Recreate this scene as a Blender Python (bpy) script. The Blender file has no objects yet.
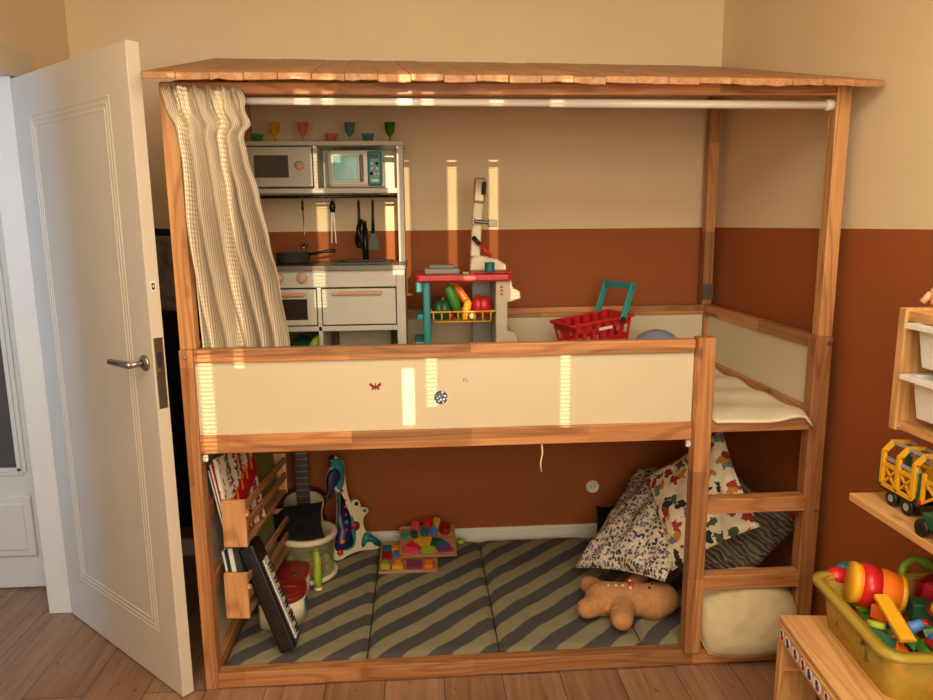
import bpy, bmesh, math, random
from mathutils import Vector, Matrix, noise
random.seed(7)
C = bpy.context.scene.collection
PI = math.pi
V = Vector

def lin(c):
    c = c / 255.0
    return c / 12.92 if c <= 0.04045 else ((c + 0.055) / 1.055) ** 2.4
def S(r, g, b):
    return (lin(r), lin(g), lin(b), 1.0)

# ------------------------------------------------------------------ materials
def newmat(name):
    m = bpy.data.materials.new(name); m.use_nodes = True
    nt = m.node_tree
    return m, nt, nt.nodes['Principled BSDF']
def N(nt, t, **kw):
    n = nt.nodes.new(t)
    for k, v in kw.items():
        setattr(n, k, v)
    return n
def ramp(nt, stops, mode='LINEAR'):
    r = N(nt, 'ShaderNodeValToRGB'); r.color_ramp.interpolation = mode
    e = r.color_ramp.elements
    while len(e) < len(stops): e.new(0.5)
    for i, (p, c) in enumerate(stops):
        e[i].position = p; e[i].color = c
    return r
def coords(nt, scale=(1, 1, 1), rot=(0, 0, 0), kind='Object', loc=(0, 0, 0)):
    t = N(nt, 'ShaderNodeTexCoord'); mp = N(nt, 'ShaderNodeMapping')
    mp.inputs['Scale'].default_value = scale; mp.inputs['Rotation'].default_value = rot
    mp.inputs['Location'].default_value = loc
    nt.links.new(t.outputs[kind], mp.inputs['Vector'])
    return mp
def noisetex(nt, vec, scale, detail=4, rough=0.55):
    n = N(nt, 'ShaderNodeTexNoise'); n.inputs['Scale'].default_value = scale
    n.inputs['Detail'].default_value = detail; n.inputs['Roughness'].default_value = rough
    if vec is not None: nt.links.new(vec, n.inputs['Vector'])
    return n
def bump(nt, b, h, strength=0.2, dist=0.002):
    bp = N(nt, 'ShaderNodeBump'); bp.inputs['Strength'].default_value = strength
    bp.inputs['Distance'].default_value = dist
    nt.links.new(h, bp.inputs['Height']); nt.links.new(bp.outputs['Normal'], b.inputs['Normal'])
def mixc(nt, f, a, b, blend='MIX'):
    m = N(nt, 'ShaderNodeMix', data_type='RGBA', blend_type=blend)
    for sock, v in ((m.inputs[0], f), (m.inputs[6], a), (m.inputs[7], b)):
        if hasattr(v, 'is_linked'): nt.links.new(v, sock)
        else: sock.default_value = v
    return m.outputs[2]

def plain(name, col, rough=0.45, metal=0.0, var=0.06, trans=0.0, bmp=0.0, nscale=30):
    m, nt, b = newmat(name)
    mp = coords(nt); n = noisetex(nt, mp.outputs[0], nscale, 3)
    lo = tuple(c * (1 - var) for c in col[:3]) + (1,); hi = tuple(min(1, c * (1 + var)) for c in col[:3]) + (1,)
    r = ramp(nt, [(0.3, lo), (0.7, hi)]); nt.links.new(n.outputs['Fac'], r.inputs[0])
    nt.links.new(r.outputs[0], b.inputs['Base Color'])
    b.inputs['Roughness'].default_value = rough; b.inputs['Metallic'].default_value = metal
    b.inputs['Transmission Weight'].default_value = trans
    if bmp: bump(nt, b, n.outputs['Fac'], bmp, 0.003)
    return m

def wood(name, dark, light, axis=0, joint=2.6, jamt=0.35, rough=0.45, cross=14.0, ring=9.0, contrast=1.0, flame=.74):
    """pine: streaky grain along one axis, finger jointed staves of different tone"""
    m, nt, b = newmat(name)
    sc = [ring * 6] * 3; sc[axis] = 2.2
    mp = coords(nt, tuple(sc))
    n1 = noisetex(nt, mp.outputs[0], 1.0, 6, 0.6); n1.inputs['Distortion'].default_value = 1.2
    r = ramp(nt, [(0.5 - 0.22 / contrast, dark), (0.5 + 0.2 / contrast, light)]); nt.links.new(n1.outputs['Fac'], r.inputs[0])
    fl_ = [7.0] * 3; fl_[axis] = .55
    mf = coords(nt, tuple(fl_)); nf = noisetex(nt, mf.outputs[0], 1.0, 2, .5)
    ms = N(nt, 'ShaderNodeMath', operation='MULTIPLY'); ms.inputs[1].default_value = 95.0; nt.links.new(nf.outputs['Fac'], ms.inputs[0])
    sn = N(nt, 'ShaderNodeMath', operation='SINE'); nt.links.new(ms.outputs[0], sn.inputs[0])
    rs = ramp(nt, [(0.25, (1, 1, 1, 1)), (1.0, (flame, flame * .92, flame * .86, 1))]); nt.links.new(sn.outputs[0], rs.inputs[0])
    grained = mixc(nt, 1.0, r.outputs[0], rs.outputs[0], 'MULTIPLY')
    # staves
    sj = [cross] * 3; sj[axis] = joint
    mj = coords(nt, tuple(sj), loc=(0.37, 0.21, 0.13))
    fl = N(nt, 'ShaderNodeVectorMath', operation='FLOOR'); nt.links.new(mj.outputs[0], fl.inputs[0])
    wn = N(nt, 'ShaderNodeTexWhiteNoise', noise_dimensions='3D'); nt.links.new(fl.outputs[0], wn.inputs['Vector'])
    hs = N(nt, 'ShaderNodeHueSaturation'); nt.links.new(grained, hs.inputs['Color'])
    mr = N(nt, 'ShaderNodeMapRange'); mr.inputs[3].default_value = 1 - jamt; mr.inputs[4].default_value = 1 + jamt * 0.7
    nt.links.new(wn.outputs['Value'], mr.inputs[0]); nt.links.new(mr.outputs[0], hs.inputs['Value'])
    # knots
    sk = [9.0] * 3; sk[axis] = 4.0
    mk = coords(nt, tuple(sk))
    vk = N(nt, 'ShaderNodeTexVoronoi'); nt.links.new(mk.outputs[0], vk.inputs['Vector']); vk.inputs['Scale'].default_value = 1.0
    rk = ramp(nt, [(0.03, (1, 1, 1, 1)), (0.12, (0, 0, 0, 1))]); nt.links.new(vk.outputs['Distance'], rk.inputs[0])
    kd = tuple(c * 0.35 for c in dark[:3]) + (1,)
    mk2 = N(nt, 'ShaderNodeMath', operation='MULTIPLY'); mk2.inputs[1].default_value = 0.75
    nt.links.new(rk.outputs[0], mk2.inputs[0])
    nt.links.new(mixc(nt, mk2.outputs[0], hs.outputs[0], kd), b.inputs['Base Color'])
    b.inputs['Roughness'].default_value = rough
    bump(nt, b, n1.outputs['Fac'], 0.12, 0.002)
    return m

def walls_mat(name, split=1.507):
    m, nt, b = newmat(name)
    g = N(nt, 'ShaderNodeNewGeometry'); sx = N(nt, 'ShaderNodeSeparateXYZ'); nt.links.new(g.outputs['Position'], sx.inputs[0])
    lt = N(nt, 'ShaderNodeMath', operation='LESS_THAN'); lt.inputs[1].default_value = split; nt.links.new(sx.outputs['Z'], lt.inputs[0])
    n = noisetex(nt, g.outputs['Position'], 1.5, 3); fine = noisetex(nt, g.outputs['Position'], 260, 2)
    beige = ramp(nt, [(0.3, S(228, 206, 168)), (0.7, S(236, 213, 175))]); rust = ramp(nt, [(0.3, S(152, 80, 31)), (0.7, S(158, 85, 34))])
    nt.links.new(n.outputs['Fac'], beige.inputs[0]); nt.links.new(n.outputs['Fac'], rust.inputs[0])
    nt.links.new(mixc(nt, lt.outputs[0], beige.outputs[0], rust.outputs[0]), b.inputs['Base Color'])
    b.inputs['Roughness'].default_value = 0.75
    bump(nt, b, fine.outputs['Fac'], 0.08, 0.001)
    return m

def floor_mat():
    m, nt, b = newmat('floor_planks')
    mp = coords(nt, (1, 1, 1), (0, 0, PI / 2))
    br = N(nt, 'ShaderNodeTexBrick'); br.offset = 0.37; br.inputs['Scale'].default_value = 1.0
    br.inputs['Brick Width'].default_value = 1.9; br.inputs['Row Height'].default_value = 0.20
    br.inputs['Mortar Size'].default_value = 0.0016; br.inputs['Mortar Smooth'].default_value = 0.2
    br.inputs['Color1'].default_value = S(170, 130, 100); br.inputs['Color2'].default_value = S(146, 108, 82); br.inputs['Mortar'].default_value = S(70, 48, 36)
    nt.links.new(mp.outputs[0], br.inputs['Vector'])
    mg = coords(nt, (26, 1.6, 1)); gr = noisetex(nt, mg.outputs[0], 1.0, 7, 0.65); gr.inputs['Distortion'].default_value = 1.0
    rg = ramp(nt, [(0.3, (0.55, 0.52, 0.5, 1)), (0.7, (1.1, 1.08, 1.05, 1))]); nt.links.new(gr.outputs['Fac'], rg.inputs[0])
    mk = coords(nt, (5.0, 2.6, 1)); vk = N(nt, 'ShaderNodeTexVoronoi'); nt.links.new(mk.outputs[0], vk.inputs['Vector'])
    rk = ramp(nt, [(0.02, (0.4, 0.36, 0.34, 1)), (0.16, (1, 1, 1, 1))]); nt.links.new(vk.outputs['Distance'], rk.inputs[0])
    c = mixc(nt, 1.0, br.outputs['Color'], rg.outputs[0], 'MULTIPLY'); c = mixc(nt, 1.0, c, rk.outputs[0], 'MULTIPLY')
    nt.links.new(c, b.inputs['Base Color']); b.inputs['Roughness'].default_value = 0.42
    bump(nt, b, br.outputs['Fac'], -0.25, 0.002)
    return m

def stripes_mat(name, ca, cb, period, angle, wob=0.03, duty=0.5):
    m, nt, b = newmat(name)
    mp = coords(nt, (1, 1, 1), (0, 0, -angle))
    n = noisetex(nt, mp.outputs[0], 6, 2)
    sx = N(nt, 'ShaderNodeSeparateXYZ'); nt.links.new(mp.outputs[0], sx.inputs[0])
    a = N(nt, 'ShaderNodeMath', operation='MULTIPLY_ADD'); a.inputs[1].default_value = wob; nt.links.new(n.outputs['Fac'], a.inputs[0]); nt.links.new(sx.outputs['Y'], a.inputs[2])
    d = N(nt, 'ShaderNodeMath', operation='DIVIDE'); d.inputs[1].default_value = period; nt.links.new(a.outputs[0], d.inputs[0])
    f = N(nt, 'ShaderNodeMath', operation='FRACT'); nt.links.new(d.outputs[0], f.inputs[0])
    r = ramp(nt, [(0, ca), (duty - 0.03, ca), (duty, cb), (0.97, cb), (1.0, ca)]); nt.links.new(f.outputs[0], r.inputs[0])
    nt.links.new(r.outputs[0], b.inputs['Base Color']); b.inputs['Roughness'].default_value = 0.75
    n2 = noisetex(nt, mp.outputs[0], 9, 4); bump(nt, b, n2.outputs['Fac'], 0.5, 0.02)
    return m

def curtain_mat():
    m, nt, b = newmat('curtain_stripes')
    t = N(nt, 'ShaderNodeTexCoord'); sx = N(nt, 'ShaderNodeSeparateXYZ'); nt.links.new(t.outputs['UV'], sx.inputs[0])
    d = N(nt, 'ShaderNodeMath', operation='MULTIPLY'); d.inputs[1].default_value = 66; nt.links.new(sx.outputs['X'], d.inputs[0])
    f = N(nt, 'ShaderNodeMath', operation='FRACT'); nt.links.new(d.outputs[0], f.inputs[0])
    r = ramp(nt, [(0, S(206, 192, 168)), (0.5, S(206, 192, 168)), (0.58, S(158, 140, 116)), (0.90, S(158, 140, 116)), (1.0, S(206, 192, 168))]); nt.links.new(f.outputs[0], r.inputs[0])
    nt.links.new(r.outputs[0], b.inputs['Base Color']); b.inputs['Roughness'].default_value = 0.85
    return m

def blots_mat(name, base, cols, scale, size=0.35, seed=0.0, fine=None):
    """printed fabric: scattered motifs, one colour per cell"""
    m, nt, b = newmat(name)
    mp = coords(nt, (1, 1, 1), loc=(seed, seed * 0.7, 0))
    nn = noisetex(nt, mp.outputs[0], scale * 1.8, 3)
    vm = N(nt, 'ShaderNodeVectorMath', operation='MULTIPLY_ADD'); vm.inputs[1].default_value = (1.5 / scale,) * 3
    nt.links.new(nn.outputs['Color'], vm.inputs[0]); nt.links.new(mp.outputs[0], vm.inputs[2])
    v = N(nt, 'ShaderNodeTexVoronoi', voronoi_dimensions='2D'); v.inputs['Scale'].default_value = scale; v.inputs['Randomness'].default_value = 0.85
    nt.links.new(vm.outputs[0], v.inputs['Vector'])
    bw = N(nt, 'ShaderNodeSeparateColor'); nt.links.new(v.outputs['Color'], bw.inputs[0])
    k = len(cols); rc = ramp(nt, [(i / k, c) for i, c in enumerate(cols)], 'CONSTANT'); nt.links.new(bw.outputs[0], rc.inputs[0])
    ln = N(nt, 'ShaderNodeMath', operation='LESS_THAN'); ln.inputs[1].default_value = size; nt.links.new(v.outputs['Distance'], ln.inputs[0])
    col = mixc(nt, ln.outputs[0], base, rc.outputs[0])
    if fine:
        v2 = N(nt, 'ShaderNodeTexVoronoi', voronoi_dimensions='2D'); v2.inputs['Scale'].default_value = scale * 2.6
        nt.links.new(vm.outputs[0], v2.inputs['Vector'])
        l2 = N(nt, 'ShaderNodeMath', operation='LESS_THAN'); l2.inputs[1].default_value = 0.26; nt.links.new(v2.outputs['Distance'], l2.inputs[0])
        s2 = N(nt, 'ShaderNodeSeparateColor'); nt.links.new(v2.outputs['Color'], s2.inputs[0])
        g2 = N(nt, 'ShaderNodeMath', operation='GREATER_THAN'); g2.inputs[1].default_value = 0.35; nt.links.new(s2.outputs[1], g2.inputs[0])
        mm = N(nt, 'ShaderNodeMath', operation='MULTIPLY'); nt.links.new(l2.outputs[0], mm.inputs[0]); nt.links.new(g2.outputs[0], mm.inputs[1])
        col = mixc(nt, mm.outputs[0], col, fine)
    nt.links.new(col, b.inputs['Base Color']); b.inputs['Roughness'].default_value = 0.9
    n3 = noisetex(nt, mp.outputs[0], 14, 3); bump(nt, b, n3.outputs['Fac'], 0.35, 0.01)
    return m

def clear_mat(name, col, alpha=0.5, rough=0.25):
    m, nt, b = newmat(name)
    out = nt.nodes['Material Output']
    tr = N(nt, 'ShaderNodeBsdfTransparent'); tr.inputs[0].default_value = tuple(min(1, c ** 0.28) for c in col[:3]) + (1,)
    b.inputs['Base Color'].default_value = col; b.inputs['Roughness'].default_value = rough
    n = noisetex(nt, coords(nt).outputs[0], 12, 2)
    r = ramp(nt, [(0.3, (alpha * 0.92,) * 3 + (1,)), (0.7, (min(1, alpha * 1.08),) * 3 + (1,))]); nt.links.new(n.outputs['Fac'], r.inputs[0])
    mx = N(nt, 'ShaderNodeMixShader'); nt.links.new(r.outputs[0], mx.inputs[0]); nt.links.new(tr.outputs[0], mx.inputs[1]); nt.links.new(b.outputs[0], mx.inputs[2])
    nt.links.new(mx.outputs[0], out.inputs['Surface'])
    return m

PD, PL = S(166, 106, 62), S(202, 144, 92)
M = {}
for ax, n in enumerate('xyz'):
    M['pine_' + n] = wood('lacquered_pine_' + n, PD, PL, ax)
    M['raw_' + n] = wood('raw_pine_' + n, S(196, 142, 86), S(222, 172, 112), ax, jamt=0.12, joint=1.1, flame=.8)
M['post_z'] = wood('post_pine', S(190, 130, 78), S(220, 164, 106), 2, joint=.55, jamt=.15, flame=.72)
M['roof'] = wood('roof_pine', S(168, 116, 72), S(198, 146, 98), 1, joint=0.4, jamt=0.14, cross=11, flame=.88)
M['rack'] = wood('rack_pine', S(198, 138, 88), S(222, 168, 114), 2, jamt=0.12)
M['rack_y'] = wood('rack_rail_pine', S(150, 98, 60), S(178, 126, 82), 1, jamt=0.12)
M['puzzle_wood'] = wood('puzzle_board_wood', S(170, 118, 80), S(196, 146, 104), 0, jamt=0.08)
M['wall'] = walls_mat('painted_wall')
M['floor'] = floor_mat()
M['panel'] = plain('white_panel', S(216, 202, 172), 0.35, var=0.02, nscale=3)
M['white'] = plain('white_paint', S(214, 203, 184), 0.4, var=0.02, nscale=4)
M['white2'] = plain('white_gloss', S(236, 232, 222), 0.3, var=0.02)
M['ceil'] = plain('ceiling_paint', S(225, 215, 198), 0.85, var=0.02)
M['metal'] = plain('brushed_metal', S(168, 160, 150), 0.3, 1.0)
M['dmetal'] = plain('dull_metal', S(130, 120, 108), 0.4, 0.9)
M['black'] = plain('black_plastic', S(18, 17, 17), 0.4)
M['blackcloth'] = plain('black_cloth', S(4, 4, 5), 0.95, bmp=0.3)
M['dark'] = plain('dark_inside', S(40, 34, 30), 0.7)
M['grey'] = plain('kitchen_grey', S(196, 188, 174), 0.45, var=0.02)
M['greyd'] = plain('kitchen_inner_grey', S(150, 142, 130), 0.5, var=0.03)
M['copper'] = plain('peach_wood', S(200, 150, 116), 0.5)
M['darkglass'] = plain('dark_window', S(88, 80, 72), 0.12)
M['teal'] = plain('teal_plastic', S(44, 144, 148), 0.35)
M['teald'] = plain('dark_teal_plastic', S(30, 104, 112), 0.4)
M['red'] = plain('red_plastic', S(200, 34, 36), 0.3)
M['redd'] = plain('deep_red', S(150, 22, 26), 0.4)
M['yellow'] = plain('yellow_plastic', S(226, 164, 34), 0.35)
M['mustard'] = plain('mustard_plastic', S(214, 160, 44), 0.4)
M['orange'] = plain('orange_plastic', S(240, 120, 30), 0.35)
M['green'] = plain('green_plastic', S(70, 140, 50), 0.4)
M['dgreen'] = plain('dark_green_plastic', S(30, 84, 56), 0.4)
M['lime'] = plain('lime_plastic', S(160, 178, 50), 0.35)
M['navy'] = plain('navy_plastic', S(28, 40, 84), 0.35)
M['blue'] = plain('blue_plastic', S(70, 124, 190), 0.4)
M['pink'] = plain('pink_plastic', S(226, 70, 110), 0.4)
M['purple'] = plain('purple_plastic', S(120, 50, 110), 0.4)
M['cream'] = plain('cream_plastic', S(230, 216, 180), 0.4)
M['beigepl'] = plain('beige_plastic', S(196, 184, 158), 0.45)
M['greypl'] = plain('grey_plastic', S(140, 136, 130), 0.4)
M['ball'] = plain('blue_grey_rubber', S(136, 152, 172), 0.5)
M['skin'] = plain('peach_figure', S(232, 178, 140), 0.5)
M['binwhite'] = plain('white_bin', S(226, 224, 216), 0.35)
M['sheet'] = plain('cream_sheet', S(234, 222, 192), 0.9, bmp=0.4, nscale=16)
M['creamp'] = plain('cream_pillow_cloth', S(214, 198, 154), 0.9, bmp=0.3, nscale=9)
M['plush'] = plain('ginger_plush', S(186, 132, 84), 0.95, bmp=0.6, nscale=60, var=0.14)
M['brownplush'] = plain('brown_plush', S(120, 76, 44), 0.95, bmp=0.6, nscale=60)
M['mat'] = stripes_mat('striped_mat', S(140, 130, 100), S(76, 74, 74), 0.122, math.radians(42))
M['matside'] = plain('mat_side', S(96, 92, 80), 0.8)
M['curtain'] = curtain_mat()
M['floral'] = blots_mat('blue_floral_print', S(222, 206, 182), [S(52, 52, 74), S(120, 116, 130), S(60, 56, 70), S(222, 206, 182)], 62, 0.40, fine=S(84, 80, 92))
M['folk'] = blots_mat('folk_flower_print', S(236, 222, 190), [S(150, 40, 36), S(70, 92, 64), S(196, 130, 50), S(46, 46, 50), S(170, 52, 50), S(120, 130, 120)], 19, 0.36, 0.3)
m_, nt_, b_ = newmat('grey_ruffle_cloth')
mp_ = coords(nt_); wv = N(nt_, 'ShaderNodeTexWave'); wv.inputs['Scale'].default_value = 17; wv.inputs['Distortion'].default_value = 7; wv.inputs['Detail'].default_value = 4; wv.inputs['Detail Scale'].default_value = 1.4
nt_.links.new(mp_.outputs[0], wv.inputs['Vector'])
fold_shade = ramp(nt_, [(0.1, S(76, 64, 54)), (0.6, S(122, 106, 90))]); nt_.links.new(wv.outputs['Fac'], fold_shade.inputs[0]); nt_.links.new(fold_shade.outputs[0], b_.inputs['Base Color'])  # shade between the ruffle folds put into the colour as dark lines
b_.inputs['Roughness'].default_value = .95; bump(nt_, b_, wv.outputs['Fac'], .8, .012); M['ruffle'] = m_
M['bookred'] = blots_mat('book_cover_print', S(206, 190, 168), [S(150, 40, 40), S(70, 66, 70), S(120, 110, 96), S(206, 190, 168)], 40, 0.4)
M['bookgreen'] = plain('green_book', S(110, 116, 62), 0.5, var=0.25, nscale=14)
M['bookgrey'] = plain('grey_book', S(92, 98, 104), 0.5, var=0.2, nscale=18)
M['bookblue'] = plain('blue_book', S(60, 92, 110), 0.5, var=0.2, nscale=18)
M['pages'] = plain('book_pages', S(232, 224, 206), 0.8)
M['yellowbin'] = clear_mat('yellow_translucent', S(226, 200, 96), 0.36, 0.25)
M['clear'] = clear_mat('clear_plastic', S(200, 196, 150), 0.28, 0.1)
M['rail_clear'] = clear_mat('clear_rail', S(190, 196, 200), 0.5, 0.1)
for n, c in (('g_green', S(110, 190, 70)), ('g_yellow', S(250, 200, 40)), ('g_pink', S(250, 150, 140)), ('g_teal', S(120, 180, 170)), ('g_dgreen', S(90, 150, 50))):
    M[n] = clear_mat(n + '_glass', c, 0.42, 0.08)
M['ovenglass'] = clear_mat('oven_window', S(70, 62, 54), 0.55, 0.1)
M['aqua'] = plain('aqua_window', S(120, 196, 190), 0.15, var=0.15, nscale=20)
M['shutter'] = plain('shutter_slats', S(120, 100, 80), 0.8)
M['woodbrown'] = plain('guitar_top', S(206, 190, 160), 0.35)
M['frets'] = plain('fretboard', S(58, 42, 32), 0.5)

# ------------------------------------------------------------------ mesh builder
class MB:
    def __init__(s, T=None):
        s.bm = bmesh.new(); s.T = T or Matrix.Identity(4); s.mi = 0
    def _add(s, verts, faces, sm=True):
        vs = [s.bm.verts.new(s.T @ V(v)) for v in verts]
        for f in faces:
            try:
                fc = s.bm.faces.new([vs[i] for i in f]); fc.material_index = s.mi; fc.smooth = sm
            except ValueError: pass
        return vs
    def mat(s, i): s.mi = i; return s
    def box(s, a, b, R=None, taper=1.0):
        """box between corners a and b (optionally rotated about its centre by R)"""
        c = (V(a) + V(b)) / 2; h = (V(b) - V(a)) / 2
        vs = []
        for z in (-1, 1):
            k = taper if z > 0 else 1.0
            for x, y in ((-1, -1), (1, -1), (1, 1), (-1, 1)):
                p = V((x * h.x * k, y * h.y * k, z * h.z))
                if R is not None: p = R @ p
                vs.append(c + p)
        s._add(vs, [(3, 2, 1, 0), (4, 5, 6, 7), (0, 1, 5, 4), (1, 2, 6, 5), (2, 3, 7, 6), (3, 0, 4, 7)], False)
        return s
    def bar(s, p, q, w, h, up=(0, 0, 1)):
        p, q = V(p), V(q); d = (q - p).normalized(); u = V(up)
        r = d.cross(u)
        if r.length < 1e-4: r = d.cross(V((1, 0, 0)))
        r.normalize(); u = r.cross(d)
        vs = [c + r * (x * w / 2) + u * (y * h / 2) for c in (p, q) for x, y in ((-1, -1), (1, -1), (1, 1), (-1, 1))]
        s._add(vs, [(3, 2, 1, 0), (4, 5, 6, 7), (0, 1, 5, 4), (1, 2, 6, 5), (2, 3, 7, 6), (3, 0, 4, 7)], False)
        return s
    def tube(s, pts, r, n=10, caps=True):
        pts = [V(p) for p in pts]; rs = r if isinstance(r, (list, tuple)) else [r] * len(pts)
        vs, fs = [], []
        up = V((0.13, 0.21, 0.97))
        for i, p in enumerate(pts):
            d = (pts[min(i + 1, len(pts) - 1)] - pts[max(i - 1, 0)]).normalized()
            a = d.cross(up)
            if a.length < 1e-3: a = d.cross(V((1, 0, 0)))
            a.normalize(); b2 = d.cross(a)
            for k in range(n):
                t = 2 * PI * k / n; vs.append(p + (a * math.cos(t) + b2 * math.sin(t)) * rs[i])
        for i in range(len(pts) - 1):
            for k in range(n):
                fs.append((i * n + k, i * n + (k + 1) % n, (i + 1) * n + (k + 1) % n, (i + 1) * n + k))
        if caps: fs.append(tuple(range(n))[::-1]); fs.append(tuple(range((len(pts) - 1) * n, len(pts) * n)))
        s._add(vs, fs); return s
    def lathe(s, prof, c=(0, 0, 0), n=24, axis=None, caps=False):
        """prof: (r,z) list spun about z through c (or about direction axis)"""
        c = V(c); Rm = V((0, 0, 1)).rotation_difference(V(axis)).to_matrix() if axis is not None else Matrix.Identity(3)
        vs, fs = [], []
        for r, z in prof:
            for k in range(n):
                t = 2 * PI * k / n; vs.append(c + Rm @ V((r * math.cos(t), r * math.sin(t), z)))
        for i in range(len(prof) - 1):
            for k in range(n):
                fs.append((i * n + k, i * n + (k + 1) % n, (i + 1) * n + (k + 1) % n, (i + 1) * n + k))
        if caps: fs.append(tuple(range(n))[::-1]); fs.append(tuple(range((len(prof) - 1) * n, len(prof) * n)))
        s._add(vs, fs); return s
    def cyl(s, c, r, h, n=24, axis=None, r2=None):
        r2 = r if r2 is None else r2
        return s.lathe([(0.0001, 0), (r, 0), (r, 0), (r2, h), (r2, h), (0.0001, h)], c, n, axis)
    def ell(s, c, rad, R=None, n=20, m=12):
        c = V(c); vs, fs = [], []
        for i in range(m + 1):
            a = PI * i / m
            for k in range(n):
                t = 2 * PI * k / n
                p = V((rad[0] * math.sin(a) * math.cos(t), rad[1] * math.sin(a) * math.sin(t), -rad[2] * math.cos(a)))
                if R is not None: p = R @ p
                vs.append(c + p)
        for i in range(m):
            for k in range(n):
                fs.append((i * n + k, i * n + (k + 1) % n, (i + 1) * n + (k + 1) % n, (i + 1) * n + k))
        s._add(vs, fs); bmesh.ops.remove_doubles(s.bm, verts=s.bm.verts[:], dist=1e-6); return s
    def prism(s, poly, z0, z1, sm=False):
        """2D outline (x,y) extruded along local z"""
        n = len(poly)
        area = sum(poly[i][0] * poly[(i + 1) % n][1] - poly[(i + 1) % n][0] * poly[i][1] for i in range(n))
        if area < 0: poly = poly[::-1]
        vs = [(x, y, z0) for x, y in poly] + [(x, y, z1) for x, y in poly]
        s._add(vs, [tuple(range(n))[::-1], tuple(range(n, 2 * n))] + [(i, (i + 1) % n, n + (i + 1) % n, n + i) for i in range(n)], sm)
        return s
    def grid(s, f, nu, nv, uv=False, thick=None):
        vs = [f(i / nu, j / nv) for j in range(nv + 1) for i in range(nu + 1)]
        fs = [(j * (nu + 1) + i, j * (nu + 1) + i + 1, (j + 1) * (nu + 1) + i + 1, (j + 1) * (nu + 1) + i) for j in range(nv) for i in range(nu)]
        out = s._add(vs, fs)
        if uv:
            L = s.bm.loops.layers.uv.new('UVMap'); idx = {v: k for k, v in enumerate(out)}
            for fc in s.bm.faces:
                for l in fc.loops:
                    k = idx[l.vert]; l[L].uv = ((k % (nu + 1)) / nu, (k // (nu + 1)) / nv)
        return s
    def build(s, name, mats, parent=None, bevel=0.0, solid=0.0, sub=0, remesh=0.0, root=None, seg=2):
        r = parent
        while r is not None and r.parent is not None: r = r.parent
        if r is not None: s.bm.transform(TR[r.name].inverted())
        bmesh.ops.recalc_face_normals(s.bm, faces=s.bm.faces[:])
        me = bpy.data.meshes.new(name); s.bm.to_mesh(me); s.bm.free()
        for mm in (mats if isinstance(mats, (list, tuple)) else [mats]):
            me.materials.append(M[mm] if isinstance(mm, str) else mm)
        o = bpy.data.objects.new(name, me); C.objects.link(o)
        if parent is not None: o.parent = parent
        else: TR[o.name] = Matrix.Identity(4)
        if solid:
            md = o.modifiers.new('solid', 'SOLIDIFY'); md.thickness = solid; md.offset = 0
        if remesh:
            md = o.modifiers.new('remesh', 'REMESH'); md.mode = 'VOXEL'; md.voxel_size = remesh; md.use_smooth_shade = True
            md = o.modifiers.new('smooth', 'SMOOTH'); md.iterations = 4
        if bevel:
            md = o.modifiers.new('bevel', 'BEVEL'); md.width = bevel; md.segments = seg; md.limit_method = 'ANGLE'; md.angle_limit = 0.6
        if sub:
            md = o.modifiers.new('sub', 'SUBSURF'); md.levels = sub; md.render_levels = sub
        return o
TR = {}
def thing(name, label, cat, loc=(0, 0, 0), T=None, group=None):
    o = bpy.data.objects.new(name, None); C.objects.link(o); o.empty_display_size = 0.05
    T = T or Matrix.Translation(V(loc)); o.matrix_world = T; o.location = T.to_translation(); o.rotation_mode = 'QUATERNION'; o.rotation_quaternion = T.to_quaternion()
    TR[o.name] = T.copy()
    o['label'] = label; o['category'] = cat
    if group: o['group'] = group
    return o
def tag(o, label, cat, group=None, kind=None):
    o['label'] = label; o['category'] = cat
    if group: o['group'] = group
    if kind: o['kind'] = kind
    return o
def struct(o):
    o['kind'] = 'structure'; return o
def origin(o, p):
    """move a one-mesh thing's origin to p"""
    p = V(p); o.data.transform(Matrix.Translation(-p)); o.location = p; TR[o.name] = Matrix.Translation(p); return o
def frame(o, x, y, z):
    m = Matrix.Identity(4)
    for i, a in enumerate((x, y, z)):
        for k in range(3): m[k][i] = a[k]
    m.translation = V(o); return m
def axes(o, x, y):
    x = V(x).normalized(); y = V(y); y = (y - x * y.dot(x)).normalized(); return frame(o, x, y, x.cross(y))
def copy_tree(o, parent=None):
    c = o.copy(); C.objects.link(c)
    if parent is not None: c.parent = parent
    for ch in list(o.children): copy_tree(ch, c)
    return c

# ================================================================== SETTING
RX = lambda y: 2.10 + (1.03 - y) * 0.035          # right wall, a little out of square
HZ = 2.62
YB = 1.03
struct(MB().box((-2.4, -3.5, -0.05), (2.5, 1.3, 0)).build('floor', 'floor'))
struct(MB().box((-2.4, -3.5, HZ), (2.5, 1.3, HZ + 0.05)).build('ceiling', 'ceil'))
struct(MB().box((-0.77, YB, 0), (2.4, YB + 0.1, HZ)).build('wall_back', 'wall'))
struct(MB().prism([(RX(1.1), 1.1), (RX(-3.5), -3.5), (RX(-3.5) + .12, -3.5), (RX(1.1) + .12, 1.1)], 0, HZ).build('wall_right', 'wall'))
DY0, DY1, DH = -0.335, 0.54, 2.065
struct(MB().box((-0.77, DY1 + .02, 0), (-0.69, YB, HZ)).box((-0.77, -3.5, 0), (-0.69, DY0 - .02, HZ)).box((-0.77, DY0 - .02, DH + .02), (-0.69, DY1 + .02, HZ)).build('wall_left', 'wall'))
# hall beyond the doorway
struct(MB().box((-2.4, 0.80, 0), (-1.72, 0.86, HZ)).box((-0.86, 0.80, 0), (-0.77, 0.86, HZ)).box((-1.72, 0.80, 2.07), (-0.86, 0.86, HZ)).build('wall_hall_back', 'ceil'))
struct(MB().box((-2.4, -3.5, 0), (-2.34, 0.86, HZ)).build('wall_hall_side', 'ceil'))
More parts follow.
